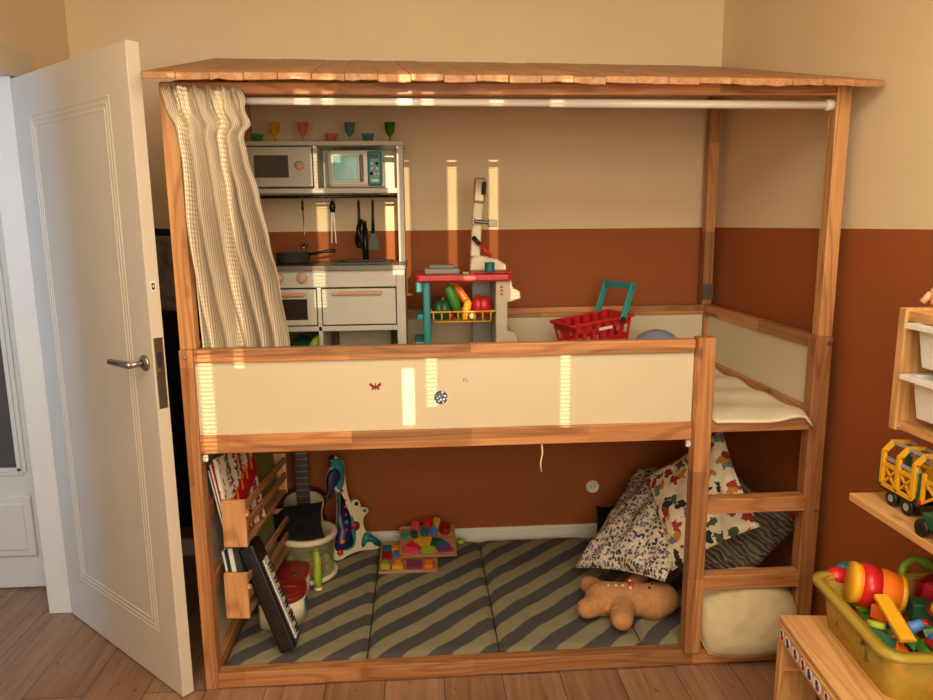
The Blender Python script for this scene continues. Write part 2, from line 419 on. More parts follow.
# front wall behind the camera, with a window closed by a roller shutter
WX0, WX1, WZ0, WZ1 = -0.1, 1.9, 0.8, 2.4
YF = -3.4
struct(MB().box((-2.4, YF - .1, 0), (WX0, YF, HZ)).box((WX1, YF - .1, 0), (2.5, YF, HZ)).box((WX0, YF - .1, 0), (WX1, YF, WZ0)).box((WX0, YF - .1, WZ1), (WX1, YF, HZ)).build('wall_front', 'wall'))
SDX, SDZ = -0.088, -0.10                            # sun travel per metre of +y
w = struct(MB().box((WX0 - .06, YF, WZ0 - .06), (WX1 + .06, YF + .02, WZ0)).box((WX0 - .06, YF, WZ1), (WX1 + .06, YF + .02, WZ1 + .06))
           .box((WX0 - .06, YF, WZ0), (WX0, YF + .02, WZ1)).box((WX1, YF, WZ0), (WX1 + .06, YF + .02, WZ1)).build('window_1', 'white'))
def shutter():
    """closed slats with narrow gaps: x0,x1,z0,z1 where the light lands on the bed front (y=0), dotted or open"""
    gaps = [(0.055, 0.095, 0.80, 2.0, 1), (0.165, 0.195, 1.1, 1.92, 1), (0.39, 0.435, 1.28, 2.02, 1), (0.47, 0.505, 1.86, 2.02, 1), (0.685, 0.722, 0.90, 1.085, 0), (0.692, 0.735, 1.40, 2.02, 0),
            (0.762, 0.795, 0.96, 1.11, 1), (0.765, 0.80, 1.32, 2.02, 1), (0.97, 1.01, 1.22, 2.02, 1), (1.155, 1.195, 1.22, 2.02, 1), (1.195, 1.225, 0.88, 1.12, 1)]
    m = MB(); dx, dz = -SDX * 3.45, -SDZ * 3.45
    y = YF - 0.05
    xs = sorted({WX0, WX1, *[g[0] + dx for g in gaps], *[g[1] + dx for g in gaps]})
    for a, b in zip(xs, xs[1:]):
        spans = []
        for x0, x1, z0, z1, dot in gaps:
            if x0 + dx <= a + 1e-6 and x1 + dx >= b - 1e-6:
                if dot:
                    z = z0
                    while z < z1: spans.append((z + dz, z + dz + 0.0062)); z += 0.0135
                else: spans.append((z0 + dz, z1 + dz))
        spans.sort(); z = WZ0
        for p, q in spans:
            p = max(p, WZ0); q = min(q, WZ1)
            if q <= p: continue
            if p > z: m._add([(a, y, z), (b, y, z), (b, y, p), (a, y, p)], [(0, 1, 2, 3)], False)
            z = max(z, q)
        if z < WZ1: m._add([(a, y, z), (b, y, z), (b, y, WZ1), (a, y, WZ1)], [(0, 1, 2, 3)], False)
    return m
shutter().build('roller_shutter', 'shutter', w)
# skirting
struct(MB().box((-0.69, YB - .014, 0), (2.10, YB, 0.068)).box((-0.69, YB - .009, 0.068), (2.10, YB, 0.082)).build('baseboard_back', 'white2', bevel=.002))
# door frame lining + architrave
t = struct(MB().box((-0.775, DY1, 0), (-0.685, DY1 + .03, DH)).box((-0.775, DY0 - .03, 0), (-0.685, DY0, DH)).box((-0.775, DY0 - .03, DH), (-0.685, DY1 + .03, DH + .03)).build('trim_1', 'white', bevel=.003))
struct(MB().box((-0.688, DY0 - .1, DH), (-0.668, 0.665, DH + .1)).box((-0.688, DY1 + .02, 0), (-0.668, .665, DH)).box((-0.688, DY0 - .1, 0), (-0.668, DY0, DH)).build('trim_2', 'white', bevel=.004))
# hall door with glass
d2 = MB().box((-1.70, .75, .012), (-.855, .79, .545)).box((-1.70, .75, 1.92), (-.855, .79, 2.05)).box((-.930, .75, .545), (-.855, .79, 1.92)).box((-1.70, .75, .5), (-1.62, .79, 1.92)).build('door_2', 'white', bevel=.003)
struct(d2)
MB().box((-1.62, .765, .545), (-.930, .775, 1.92)).build('glass_pane', 'darkglass', d2)
g = MB()
for k, (o_, t_) in enumerate(((0, .012), (.018, .006))):
    g.box((-.945 + o_, .738 + k * .004, .53), (-.927 + o_, .752, 1.92)).box((-1.62, .738 + k * .004, .535 - o_), (-.927 + (.006 if k else 0), .752, .552 - o_))
g.build('glass_bead', 'white', d2, bevel=.003)
MB().box((-1.60, .735, .16), (-.905, .752, .43)).box((-1.57, .728, .19), (-.935, .74, .40)).build('raised_panel', 'white', d2, bevel=.006)
struct(MB().box((-.853, .70, 0), (-.77, .795, 2.12)).box((-1.78, .70, 2.055), (-.853, .795, 2.12)).build('trim_3', 'white', bevel=.006))

# the open door
DT = frame((-0.682, 0.530, 0), (.736, -.677, 0), (.677, .736, 0), (0, 0, 1))
door = MB(DT).box((0, 0, .006), (.842, .04, 2.052)).build('door_1', 'white', bevel=.002); struct(door)
m = MB(DT)
for k in range(3):
    o = .017 * k; x0, x1, z0, z1 = .135 + o, .715 - o, .195 + o, 1.915 - o
    for a, b in (((x0, z0), (x1, z0)), ((x0, z1), (x1, z1)), ((x0, z0), (x0, z1)), ((x1, z0), (x1, z1))):
        m.bar((a[0], .0005, a[1]), (b[0], .0005, b[1]), .008, .004, (0, 1, 0))
m.build('panel_moulding', 'white', door, bevel=.0015)
m = MB(DT).lathe([(0.0001, 0), (.025, 0), (.025, .006), (.022, .009), (.0001, .009)], (.795, 0, 1.125), 24, (0, -1, 0))
m.tube([(.795, -.008, 1.125), (.795, -.05, 1.125)], .009, 12)
m.tube([(.802, -.05, 1.125), (.78, -.052, 1.125), (.672, -.052, 1.122)], [.010, .011, .010], 12)
m.build('lever_handle', 'metal', door)
lp = MB(DT).box((.8415, .006, .985), (.8445, .034, 1.205)).build('lock_plate', 'dmetal', door, bevel=.008)
MB(DT).box((.844, .013, 1.10), (.8475, .027, 1.16)).build('latch', 'dark', lp)
MB(DT).box((.844, .012, 1.10), (.856, .026, 1.115)).build('bolt', 'metal', lp)
MB(DT).box((.8418, .012, 1.345), (.8426, .028, 1.375)).mat(1).box((.8424, .015, 1.350), (.8430, .025, 1.370)).mat(0).box((.8428, .018, 1.357), (.8434, .022, 1.364)).build('edge_sticker', ['white2', 'dark'], door)

# ================================================================== LOFT BED
bed = thing('loft_bed', 'pine loft bed with white guard panels, ladder and sloping plank roof', 'bed', (1.045, 0.5, 0))
def bx(name, a, b, mat, bev=.003, par=None):
    return MB().box(a, b).build(name, mat, par or bed, bevel=bev)
# corner posts with taller raw posts screwed on top
posts = [((0, 0), (.042, .055), 1.16), ((2.032, 0), (2.09, .05), 1.16), ((0, .935), (.042, .99), 1.16), ((2.04, .935), (2.09, .99), 1.16)]
for (a, b, h) in posts:
    p = MB().box((a[0], a[1], 0), (b[0], b[1], h)).build('corner_post', 'pine_z', bed, bevel=.004)
    if a[1] == 0:
        xs = (a[0] + .018) if a[0] < 1 else (b[0] - .014)
        for zb in (1.138, .56, .035): MB().cyl((xs, a[1] - .003, zb), .007, .004, 14, (0, 1, 0)).build('bolt_head', 'metal', p)
for (a, b, z1) in (((.004, .004), (.052, .05), 1.945), ((2.042, .004), (2.088, .048), 1.945), ((.004, .945), (.048, .988), 2.185), ((2.03, .945), (2.075, .988), 2.175)):
    MB().box((a[0], a[1], 1.16), (b[0], b[1], z1)).build('roof_post', 'post_z' if a[1] < .5 else 'pine_z', bed, bevel=.003)
MB().box((2.027, .940, 1.185), (2.078, .9445, 1.255)).build('metal_plate', 'dmetal', bed)
# front: top rail, panel, lower rail, base rail and bottom rail
bx('top_rail', (.042, .003, 1.117), (1.632, .038, 1.16), 'pine_x')
bx('guard_panel', (.042, .014, .88), (1.632, .026, 1.118), 'panel', .001)
bx('lower_rail', (.042, .003, .824), (1.632, .036, .884), 'pine_x')
bx('base_rail', (1.690, .003, .846), (2.036, .04, .888), 'pine_x')
bx('bottom_rail', (.042, .0, .004), (2.032, .045, .058), 'pine_x')
# ladder
bx('ladder_post', (1.634, -.02, .058), (1.690, .030, 1.168), 'pine_z')
bx('rung', (1.690, -.012, .566), (2.032, .035, .618), 'pine_x')
bx('rung', (1.690, -.012, .288), (2.032, .035, .342), 'pine_x')
# back and end frames
bx('back_top_rail', (.042, .945, 1.117), (2.04, .985, 1.16), 'pine_x')
bx('back_panel', (.042, .957, .90), (2.04, .967, 1.118), 'panel', .001)
bx('back_lower_rail', (.042, .945, .84), (2.04, .985, .90), 'pine_x')
for x0, x1, px in ((2.04, 2.08, 2.055), (.004, .038, .018)):
    bx('end_top_rail', (x0, .05, 1.117), (x1, .94, 1.16), 'pine_y')
    bx('end_panel', (px, .05, .90), (px + .010, .94, 1.118), 'panel', .001)
    bx('end_lower_rail', (x0, .05, .845), (x1, .94, .915), 'pine_y')
bx('end_bottom_rail', (.004, .05, .004), (.038, .94, .075), 'pine_y')
bx('end_bottom_rail', (2.045, .05, .004), (2.08, .94, .058), 'pine_y')
bx('end_cross_bar', (.010, .05, .325), (.038, .94, .378), 'pine_y')
bx('end_cross_bar', (.010, .05, .575), (.038, .94, .628), 'pine_y')
bx('lower_end_panel', (.006, .05, .07), (.014, .94, .85), 'panel', .001)
bx('deck', (.042, .04, .846), (2.04, .945, .872), 'pine_x')
# roof frame
bx('roof_beam', (.006, .006, 1.914), (2.086, .036, 1.948), 'pine_x')
bx('back_roof_beam', (.006, .945, 2.15), (2.086, .985, 2.19), 'pine_x')
for x in (.008, 2.046):
    MB().bar((x + .018, .03, 1.925), (x + .018, .965, 2.165), .036, .045).build('rafter', 'pine_y', bed, bevel=.003)
# roof boards: front edge ragged, each board its own length and shade
FL, FR, BL, BR_ = V((-.008, -.095, 1.957)), V((2.125, -.095, 1.940)), V((-.095, 1.015, 2.232)), V((2.075, 1.015, 2.207))
nb = 23; 
for i in range(nb):
    a, b = i / nb, (i + 1) / nb - .0003
    ends = (0, 1, nb - 1)
    e = random.uniform(-.003, .003)
    def pt(u, v, dz):
        p = FL.lerp(FR, u).lerp(BL.lerp(BR_, u), v); return p + V((0, 0, dz))
    v0 = e / 1.11
    mbd = MB()
    dz = random.uniform(-.0015, .0015)
    # ragged end: a few steps across the board
    k = 4 if i not in (0, nb - 1) else 1
    vs, fs = [], []
    cut = [v0 + (random.uniform(-.003, .003) if k > 1 else 0) for _ in range(k + 1)]
    for zz in (-.019, 0.0):
        for j in range(k + 1): vs.append(pt(a + (b - a) * j / k, cut[j], zz + dz + (random.uniform(-.003, .002) if (k > 1 and zz < 0) else 0)))
        for j in range(k + 1): vs.append(pt(a + (b - a) * (k - j) / k, 1, zz + dz))
    n2 = 2 * (k + 1)
    fs = [tuple(range(n2))[::-1], tuple(range(n2, 2 * n2))] + [(j, (j + 1) % n2, n2 + (j + 1) % n2, n2 + j) for j in range(n2)]
    mbd._add(vs, fs, False)
    mbd.build('roof_board', 'roof', bed, bevel=.002, seg=1)
# little white cable clips and the pull cord
for x, z in ((.049, .805), (1.629, .805)):
    o = MB().box((x - .007, .018, z - .012), (x + .009, .034, z + .012)).box((x - .003, .012, z - .006), (x + .006, .02, z + .006)).build('cable_clip', 'white2', bevel=.004)
    tag(o, 'small white clip under the guard rail beside the %s' % ('left corner post' if x < 1 else 'ladder post'), 'clip', 'white clips under the rail'); origin(o, (x, .025, z))
o = MB().tube([(1.134, .02, .83), (1.137, .016, .79), (1.130, .014, .755), (1.134, .014, .725)], .0028, 8).build('pull_cord', 'cream')
tag(o, 'short cream cord hanging from the middle of the lower guard rail', 'cord'); origin(o, (1.134, .02, .83))

# stickers on the guard panel
def sticker(name, x, z, label, fn, mats):
    T = frame((x, .0135, z), (1, 0, 0), (0, 0, 1), (0, -1, 0)); o = fn(MB(T)).build(name, mats)
    tag(o, label, 'sticker'); origin(o, (x, .0135, z)); return o
def moon(m):
    m.cyl((0, 0, 0), .0215, .0006, 28)
    m.mat(1)
    for k in range(14):
        a = k * 2.4; r = .005 * math.sqrt(k) * 1.05
        m.cyl((r * math.cos(a), r * math.sin(a), .0004), .0012 + .0012 * (k % 3), .0005, 10)
    return m
sticker('round_sticker', .8055, .987, 'round dark sticker with pale speckled picture on the white guard panel', moon, ['navy', 'white2'])
def butterfly(m):
    for sx in (-1, 1):
        m.prism([(0, 0), (sx * .017, .014), (sx * .019, .004), (sx * .010, -.002), (sx * .013, -.011), (sx * .005, -.009)], 0, .0006)
    m.mat(1).prism([(-.0015, -.011), (.0015, -.011), (.0015, .011), (-.0015, .011)], 0, .0009)
    return m
sticker('butterfly_sticker', .598, 1.028, 'small red butterfly sticker on the white guard panel', butterfly, ['redd', 'dark'])
def tiny(m):
    m.box((-.007, -.004, 0), (-.004, .006, .0006)).box((-.007, .003, 0), (.0, .006, .0006)).box((.003, -.006, 0), (.006, .004, .0006)); return m
sticker('scrap_sticker', .885, 1.041, 'tiny pale blue scrap of sticker on the white guard panel', tiny, ['ball'])

# ================================================================== CURTAIN + ROD
o = MB().tube([(.052, .028, 1.899), (1.2, .028, 1.893)], .011, 14).tube([(1.15, .028, 1.893), (2.042, .028, 1.888)], .0125, 14).lathe([(.0001, 0), (.017, 0), (.017, .022), (.0125, .024)], (2.042, .028, 1.888), 16, (-1, 0, 0)).build('curtain_rod', 'white2')
tag(o, 'white telescopic curtain rod below the front edge of the plank roof', 'curtain rod'); origin(o, (.052, .028, 1.899))
def interp(tab, z):
    for (z0, a), (z1, b) in zip(tab, tab[1:]):
        if z0 >= z >= z1:
            t = (z0 - z) / (z0 - z1); t = t * t * (3 - 2 * t); return a + (b - a) * t
    return tab[-1][1]
Rt = [(1.935, .244), (1.87, .254), (1.825, .270), (1.795, .246), (1.735, .254), (1.63, .274), (1.485, .288), (1.35, .304), (1.16, .322), (.95, .33)]
Lt = [(1.935, .012), (1.88, .022), (1.80, .046), (1.72, .052), (1.6, .052), (1.16, .058), (.95, .06)]
def cur(u, v):
    z = 1.935 - v * .98
    L, Rr = interp(Lt, z), interp(Rt, z)
    nf = 5.5; ph = 2 * PI * (nf * u + .35 * math.sin(3 * v + 1) + .12 * math.sin(9 * u))
    A = (.008 + .017 * min(1, v * 2.2)) + .006 * math.sin(7 * u + 4 * v) * min(1, v * 4)
    x = L + (Rr - L) * (u + .012 * math.cos(ph)) + .018 * math.sin(5 * v + 4 * u) * (1 - v) * v * 2
    y = -.016 + .096 * min(1, max(0, (v - .12 - .30 * (1 - u)) / .42)) + A * math.sin(ph) + .008 * math.sin(9 * v + 11 * u) * min(1, v * 4)
    if v < .16: y += .006 * math.sin(u * 95 + 2 * math.sin(v * 30)) * (1 - v / .16); x += .006 * math.sin(v * 60 + u * 25) * u * (.16 - v) / .16
    return (x, y, z - .006 * (1 + math.sin(40 * u)) * max(0, 1 - v / .05))
o = MB().grid(cur, 150, 60, uv=True).build('curtain', 'curtain', solid=.0015)
tag(o, 'beige and white striped curtain gathered at the left end of the bed', 'curtain'); origin(o, (.15, .05, 1.93))

# ================================================================== PILLOWS / SOFT THINGS
def pillow(T, w, h, t, wr=.012, seed=0, pinch=.07, n=36, ruffle=0, rnd=0, pucker=0):
    def side(sg):
        def f(i, j):
            u, v = i * 2 - 1, j * 2 - 1
            x = w / 2 * u * (1 - pinch * (1 - v * v)); y = h / 2 * v * (1 - pinch * (1 - u * u))
            if rnd: x *= (1 - rnd * v * v / 2) ** .5; y *= (1 - rnd * u * u / 2) ** .5
            k = max(0, (1 - u * u) * (1 - v * v)) ** .42
            nz = noise.noise(V((u * 2.6 + seed, v * 2.6, sg * 3 + seed))) * wr * 1.6 + noise.noise(V((u * 6 + seed, v * 6, sg))) * wr * .6
            if pucker:
                a = math.atan2(v - 1.05, u + 1.05); d = math.hypot(u + 1.05, v - 1.05); nz += pucker * math.sin(a * 22) * math.exp(-d * 1.3)
            if ruffle: nz += ruffle * math.sin(u * 52 + 3 * noise.noise(V((u * 2, v * 4, seed)))) * (.6 + .4 * noise.noise(V((u * 4, v * 4, 1))))
            return (x, y, sg * (t / 2 * k + nz * min(1, k * 2)))
        return f
    m = MB(T); m.grid(side(1), n, n); m.grid(side(-1), n, n); bmesh.ops.remove_doubles(m.bm, verts=m.bm.verts[:], dist=1e-4); return m
def soft(name, label, cat, T, w, h, t, mat, **kw):
    root = thing(name, label, cat, T=T)
    pillow(T, w, h, t, **kw).build('cover', mat, root)
    m = MB(T); pts = []
    p = kw.get('pinch', .07)
    for a in range(4):
        for k in range(13):
            q = k / 12 * 2 - 1
            x, y = ((q, -1), (1, q), (-q, 1), (-1, -q))[a]
            rn = kw.get('rnd', 0)
            pts.append((w / 2 * x * (1 - p * (1 - y * y)) * (1 - rn * y * y / 2) ** .5, h / 2 * y * (1 - p * (1 - x * x)) * (1 - rn * x * x / 2) ** .5, 0))
    m.tube(pts, .0025, 6).build('seam', mat, root)
    return root
soft('throw_pillow', 'white pillow with small navy flower print slumped behind the gingerbread plush', 'pillow', axes((1.683, .525, .325), (.543, -.793, .26), (.619, .601, .506)), .455, .60, .13, 'floral', seed=1, wr=.016)
soft('throw_pillow', 'cream pillow with large red and green folk flowers behind the ladder post', 'pillow', axes((1.789, .308, .489), (.622, -.451, .64), (.009, .822, .57)), .38, .425, .10, 'folk', seed=2)
soft('throw_pillow', 'grey brown ruffled pillow under the folk flower pillow', 'pillow', axes((1.862, .245, .365), (.63, .02, .77), (-.48, .67, .57)), .45, .35, .12, 'ruffle', seed=3, ruffle=.007, n=120, pinch=.10)
soft('throw_pillow', 'plain cream pillow bulging out under the lowest ladder rung', 'pillow', axes((1.868, .040, .172), (1, -.03, .06), (0, .50, .86)), .365, .30, .20, 'creamp', seed=4, pinch=.02, wr=.005, rnd=.62, pucker=.010, n=60)

# gingerbread plush lying on the mat
gz = .115
gr = thing('gingerbread_plush', 'tan gingerbread man plush with white buttons and red bow lying on the mat', 'plush toy', (1.48, .24, .062))
m = MB()
for p, q, r0, r1 in (((1.60, .235), (1.64, .25), .075, .070), ((1.56, .25), (1.42, .27), .068, .072), ((1.48, .22), (1.452, .118), .052, .042), ((1.54, .30), (1.60, .395), .048, .040), ((1.42, .25), (1.345, .205), .052, .042), ((1.43, .30), (1.395, .375), .050, .040)):
    for k in range(7):
        t = k / 6; r = r0 + (r1 - r0) * t
        m.ell((p[0] + (q[0] - p[0]) * t, p[1] + (q[1] - p[1]) * t, gz), (r, r, r * .88), n=14, m=9)
m.build('body', 'plush', gr, remesh=.008)
for x, y in ((1.438, .258), (1.466, .256), (1.492, .254)):
    MB().ell((x, y, .172), (.007, .007, .006), n=10, m=6).build('button', 'white2', gr)
m = MB()
for s_ in (-1, 1): m.ell((1.522, .262 + s_ * .014, .182), (.008, .016, .010), n=10, m=6)
m.mat(1).ell((1.522, .262, .184), (.006, .006, .008), n=8, m=6).tube([(1.522, .258, .180), (1.516, .230, .172)], .004, 6)
m.build('bow', ['red', 'white2'], gr)
for x, y in ((1.585, .222), (1.602, .246)):
    MB().ell((x, y, .178), (.006, .006, .004), n=10, m=6).build('eye', 'black', gr)
m = MB()
for c, n_, d in (((1.452, .148), 5, (.011, .003)), ((1.366, .205), 3, (-.003, .012))):
    for k in range(n_): m.ell((c[0] + d[0] * (k - n_ / 2), c[1] + d[1] * (k - n_ / 2), .148), (.003, .003, .002), n=8, m=5)
m.build('icing_stitch', 'cream', gr)

# brown plush face behind the cream pillow
pr = thing('plush_toy', 'brown plush animal with cream snout wedged at the right end of the mat', 'plush toy', (1.985, .28, .07))
MB().ell((1.985, .30, .15), (.075, .07, .085)).ell((1.965, .27, .235), (.055, .055, .05)).build('body', 'brownplush', pr, remesh=.008)
MB().ell((1.995, .225, .15), (.045, .03, .05)).build('snout', 'creamp', pr)
for s_ in (-1, 1):
    MB().ell((1.965 + s_ * .022, .218, .245), (.007, .006, .008), n=10, m=6).build('eye', 'black', pr)
    MB().ell((1.965 + s_ * .05, .28, .275), (.018, .012, .022), n=12, m=8).build('ear', 'brownplush', pr)
# dark bag behind the flower pillow
o = pillow(axes((1.612, .965, .130), (1, -.1, 0), (0, .25, 1)), .085, .13, .06, seed=8, pinch=.16).build('pouch', 'blackcloth')
tag(o, 'small black pouch against the baseboard behind the navy flower pillow', 'pouch'); origin(o, (1.615, .955, .07))

# ================================================================== FLOOR MATTRESS
mt = thing('folding_mat', 'four section folding floor mat with olive and grey diagonal stripes', 'mat', (1.03, .5, .0))
xs = [.048, .535, 1.0, 1.515, 2.028]
for i, (a, b) in enumerate(zip(xs, xs[1:])):
    def f(u, v, a=a, b=b):
        x = a + .002 + (b - a - .004) * u; y = .05 + v * .90
        e = min(u, 1 - u, 1.0); e2 = min(v, 1 - v)
        z = .058 - .016 * math.exp(-e * 40) - .010 * math.exp(-e2 * 60)
        z += .003 * noise.noise(V((x * 7, y * 7, i))) + .002 * noise.noise(V((x * 20, y * 20, i)))
        return (x, y, z)
    m = MB(); m.grid(f, 30, 44)
    m.mat(1).box((a + .002, .05, .002), (b - .002, .95, .042))
    m.build('mat_section', ['mat', 'matside'], mt)

# sheet on the deck
def sh(u, v):
    x = 1.25 + u * .785; y = -.016 + v * .955
    z = .893 + .006 * noise.noise(V((x * 5, y * 5, 1))) + .005 * math.sin(y * 26 + 3 * x) * (.4 + .6 * u)
    if x > 1.63: z += .012 * math.exp(-((u - .93) / .06) ** 2) * math.exp(-v * 6)
    k = max(0, .05 - v) / .05
    if k > 0: z -= .005 * k
    if x < 1.70: y = max(y, .045)
    if u > .97 and v < .06: z -= .03 * (u - .97) / .03 * (.06 - v) / .06
    return (x, y, z)
o = MB().grid(sh, 60, 60).build('mattress_cover', 'sheet', solid=.008)
tag(o, 'cream padded sheet spread on the deck at the ladder opening', 'sheet'); origin(o, (1.65, .5, .88))

# wall outlet
o = MB().lathe([(.0001, 0), (.031, 0), (.033, -.004), (.030, -.009), (.024, -.010), (.022, -.007), (.0001, -.006)], (1.563, YB, .272), 28, (0, 1, 0)).mat(1).cyl((1.556, YB - .009, .272), .003, .004, 8, (0, 1, 0)).cyl((1.570, YB - .009, .272), .003, .004, 8, (0, 1, 0)).build('wall_outlet', ['white2', 'dark'])
tag(o, 'round white wall outlet on the rust wall under the bed', 'outlet'); origin(o, (1.563, YB, .272))

# ================================================================== PLAY KITCHEN
kt = thing('play_kitchen', 'grey toy kitchen with copper handles standing on the bed deck behind the curtain', 'play kitchen', (.37, .73, .872))
def kb(name, a, b, mat='grey', bev=.002, par=None): return MB().box(a, b).build(name, mat, par or kt, bevel=bev)
ct = kb('countertop', (.05, .525, 1.364), (.695, .938, 1.383), plain('worktop_dark', S(112, 100, 86), .35))
kb('side_panel', (.656, .535, .874), (.690, .935, 1.364)); kb('side_panel', (.045, .535, .874), (.092, .935, 1.364))
kb('front_apron', (.092, .54, 1.300), (.656, .556, 1.364))
kb('divider', (.352, .545, .874), (.368, .93, 1.30)); kb('shelf_board', (.092, .545, 1.130), (.656, .93, 1.150)); kb('bottom_board', (.092, .545, .890), (.656, .93, .905))
kb('back_board', (.092, .926, .905), (.656, .934, 1.30), 'greyd')
for x in (.21, .300):
    MB().lathe([(.0001, 0), (.020, 0), (.020, .010), (.017, .013), (.0001, .013)], (x, .54, 1.338), 24, (0, -1, 0)).build('stove_knob', 'copper', kt)
od = MB().box((.098, .538, 1.156), (.136, .552, 1.294)).box((.314, .538, 1.156), (.349, .552, 1.294)).box((.136, .538, 1.256), (.314, .552, 1.294)).box((.136, .538, 1.156), (.314, .552, 1.176)).build('oven_door', 'grey', kt, bevel=.002)
kb('oven_window', (.136, .543, 1.176), (.314, .546, 1.256), 'ovenglass', 0, od)
kb('door_handle', (.165, .524, 1.268), (.308, .538, 1.282), 'copper', .004, od)
cd = kb('cabinet_door', (.372, .538, 1.156), (.652, .552, 1.294))
kb('door_handle', (.412, .524, 1.270), (.602, .538, 1.284), 'copper', .004, cd)
# hob, sink, tap
kb('hob_plate', (.150, .60, 1.383), (.335, .80, 1.387), 'black', .002, ct)
sk = MB().box((.408, .60, 1.383), (.636, .625, 1.391)).box((.408, .80, 1.383), (.636, .83, 1.391)).box((.408, .625, 1.383), (.435, .80, 1.391)).box((.61, .625, 1.383), (.636, .80, 1.391)).box((.43, .62, 1.3835), (.615, .805, 1.385)).build('sink', 'black', kt, bevel=.002)
MB().tube([(.523, .815, 1.388), (.523, .815, 1.52)], .013, 14).tube([(.523, .815, 1.50), (.523, .80, 1.545), (.510, .765, 1.55), (.503, .745, 1.52), (.502, .742, 1.46)], [.010, .010, .010, .011, .013], 12).tube([(.523, .815, 1.44), (.492, .80, 1.45)], .009, 10).build('tap', 'black', kt)
# upper part
kb('upper_side_panel', (.664, .74, 1.383), (.690, .935, 1.845)); kb('upper_side_panel', (.045, .74, 1.383), (.060, .935, 1.845))
kb('top_board', (.045, .73, 1.845), (.695, .938, 1.862)); kb('upper_shelf', (.060, .735, 1.660), (.664, .935, 1.680)); kb('upper_divider', (.334, .735, 1.68), (.350, .935, 1.845))
kb('upper_back_board', (.060, .926, 1.68), (.664, .934, 1.845), 'grey')
md_ = MB().box((.064, .732, 1.686), (.330, .745, 1.840)).build('microwave_door', 'grey', kt, bevel=.002)
kb('microwave_window', (.104, .7285, 1.722), (.238, .7335, 1.808), 'darkglass', .003, md_)
MB().lathe([(.0001, 0), (.019, 0), (.019, .006), (.015, .009), (.0001, .009)], (.281, .732, 1.768), 24, (0, -1, 0)).build('timer_knob', 'copper', md_)
MB().tube([(.060, .760, 1.648), (.664, .760, 1.648)], .006, 10).build('hanging_rail', 'black', kt)

def hang(name, label, x, parts):
    o = thing(name, label, 'toy utensil', (x, .76, 1.648), group=None)
    MB().tube([(x, .752, 1.640), (x, .752, 1.656), (x, .760, 1.6565), (x, .767, 1.650), (x, .762, 1.625)], .0018, 6).build('hook', 'metal', o)
    for n, m, mat in parts: m.build(n, mat, o)
hang('ladle', 'metal toy ladle with black grip hanging left on the kitchen rail', .280, [
    ('grip', MB().tube([(.280, .762, 1.632), (.280, .762, 1.595)], [.004, .0055], 8), 'black'),
    ('stem', MB().tube([(.280, .762, 1.60), (.282, .764, 1.50), (.282, .764, 1.465)], .0025, 8), 'metal'),
    ('bowl', MB().lathe([(.0001, -.016), (.014, -.011), (.021, 0), (.021, 0), (.019, 0), (.012, -.008), (.0001, -.012)], (.280, .748, 1.455), 18, (0, -.45, 1)), 'metal')])
hang('tongs', 'toy tongs with black top hanging second on the kitchen rail', .400, [
    ('grip', MB().tube([(.400, .762, 1.632), (.400, .762, 1.612), (.400, .762, 1.585)], [.006, .013, .010], 12), 'black'),
    ('arm', MB().bar((.397, .762, 1.59), (.392, .762, 1.462), .003, .010, (0, 1, 0)), 'metal'),
    ('arm', MB().bar((.404, .762, 1.59), (.409, .762, 1.462), .003, .010, (0, 1, 0)), 'metal')])
hang('ladle', 'black plastic toy soup spoon hanging above the sink tap', .505, [
    ('handle', MB().tube([(.505, .762, 1.632), (.505, .762, 1.50)], [.005, .0075], 10), 'black'),
    ('spoon_head', MB().ell((.502, .755, 1.475), (.018, .008, .032)), 'black')])
hang('spatula', 'black toy spatula hanging rightmost on the kitchen rail', .562, [
    ('handle', MB().tube([(.562, .762, 1.632), (.560, .762, 1.500)], [.0045, .0075], 10), 'black'),
    ('blade', MB(frame((.560, .764, 1.505), (1, 0, 0), (0, 0, 1), (0, -1, 0))).prism([(-.007, 0), (.007, 0), (.022, -.045), (.023, -.072), (-.021, -.072), (-.018, -.045)], 0, .004), 'black')])
# saucepan
sp = thing('saucepan', 'dark metal toy saucepan on the kitchen hob', 'saucepan', (.246, .69, 1.387))
MB().lathe([(.0001, 0), (.058, 0), (.064, .006), (.068, .042), (.070, .043), (.066, .042), (.060, .006), (.0001, .004)], (.246, .69, 1.387), 32).build('pot', plain('pan_metal', S(96, 88, 80), .3, .5), sp)
MB().tube([(.310, .675, 1.421), (.36, .665, 1.430), (.415, .655, 1.436)], [.005, .006, .007], 10).build('handle', 'black', sp)
# things inside the kitchen
pl = MB().tube([(.12, .62, 1.166), (.22, .60, 1.172), (.30, .60, 1.192)], [.010, .013, .012], 10).build('toy_baguette', 'cream')
tag(pl, 'pale toy bread stick behind the oven window', 'toy food'); origin(pl, (.2, .61, 1.157))
o = MB().lathe([(.0001, 0), (.055, 0), (.068, .07), (.070, .12), (.055, .165), (.020, .180), (.0001, .182)], (.272, .68, .9055), 24).mat(1).lathe([(.0001, 0), (.014, .002), (.010, .016), (.0001, .018)], (.272, .68, 1.086), 14).build('toy_pot', ['dgreen', 'black'])
tag(o, 'dark green lidded toy pot in the open compartment under the oven', 'toy pot'); origin(o, (.272, .68, .9055))
o = MB().tube([(.302, .595, 1.02), (.33, .59, 1.075), (.345, .60, 1.105)], [.014, .020, .012], 12).tube([(.302, .595, 1.02), (.30, .60, .908)], [.014, .012], 12).build('toy_zucchini', 'lime')
tag(o, 'pale green toy zucchini standing against the dark green pot', 'toy vegetable'); origin(o, (.30, .60, .907))
o = MB().box((.40, .80, .9055), (.62, .92, 1.10)).box((.395, .795, 1.10), (.625, .922, 1.112)).build('storage_box', 'beigepl', bevel=.006)
tag(o, 'pale storage box in the compartment under the kitchen sink', 'box'); origin(o, (.51, .86, .9055))
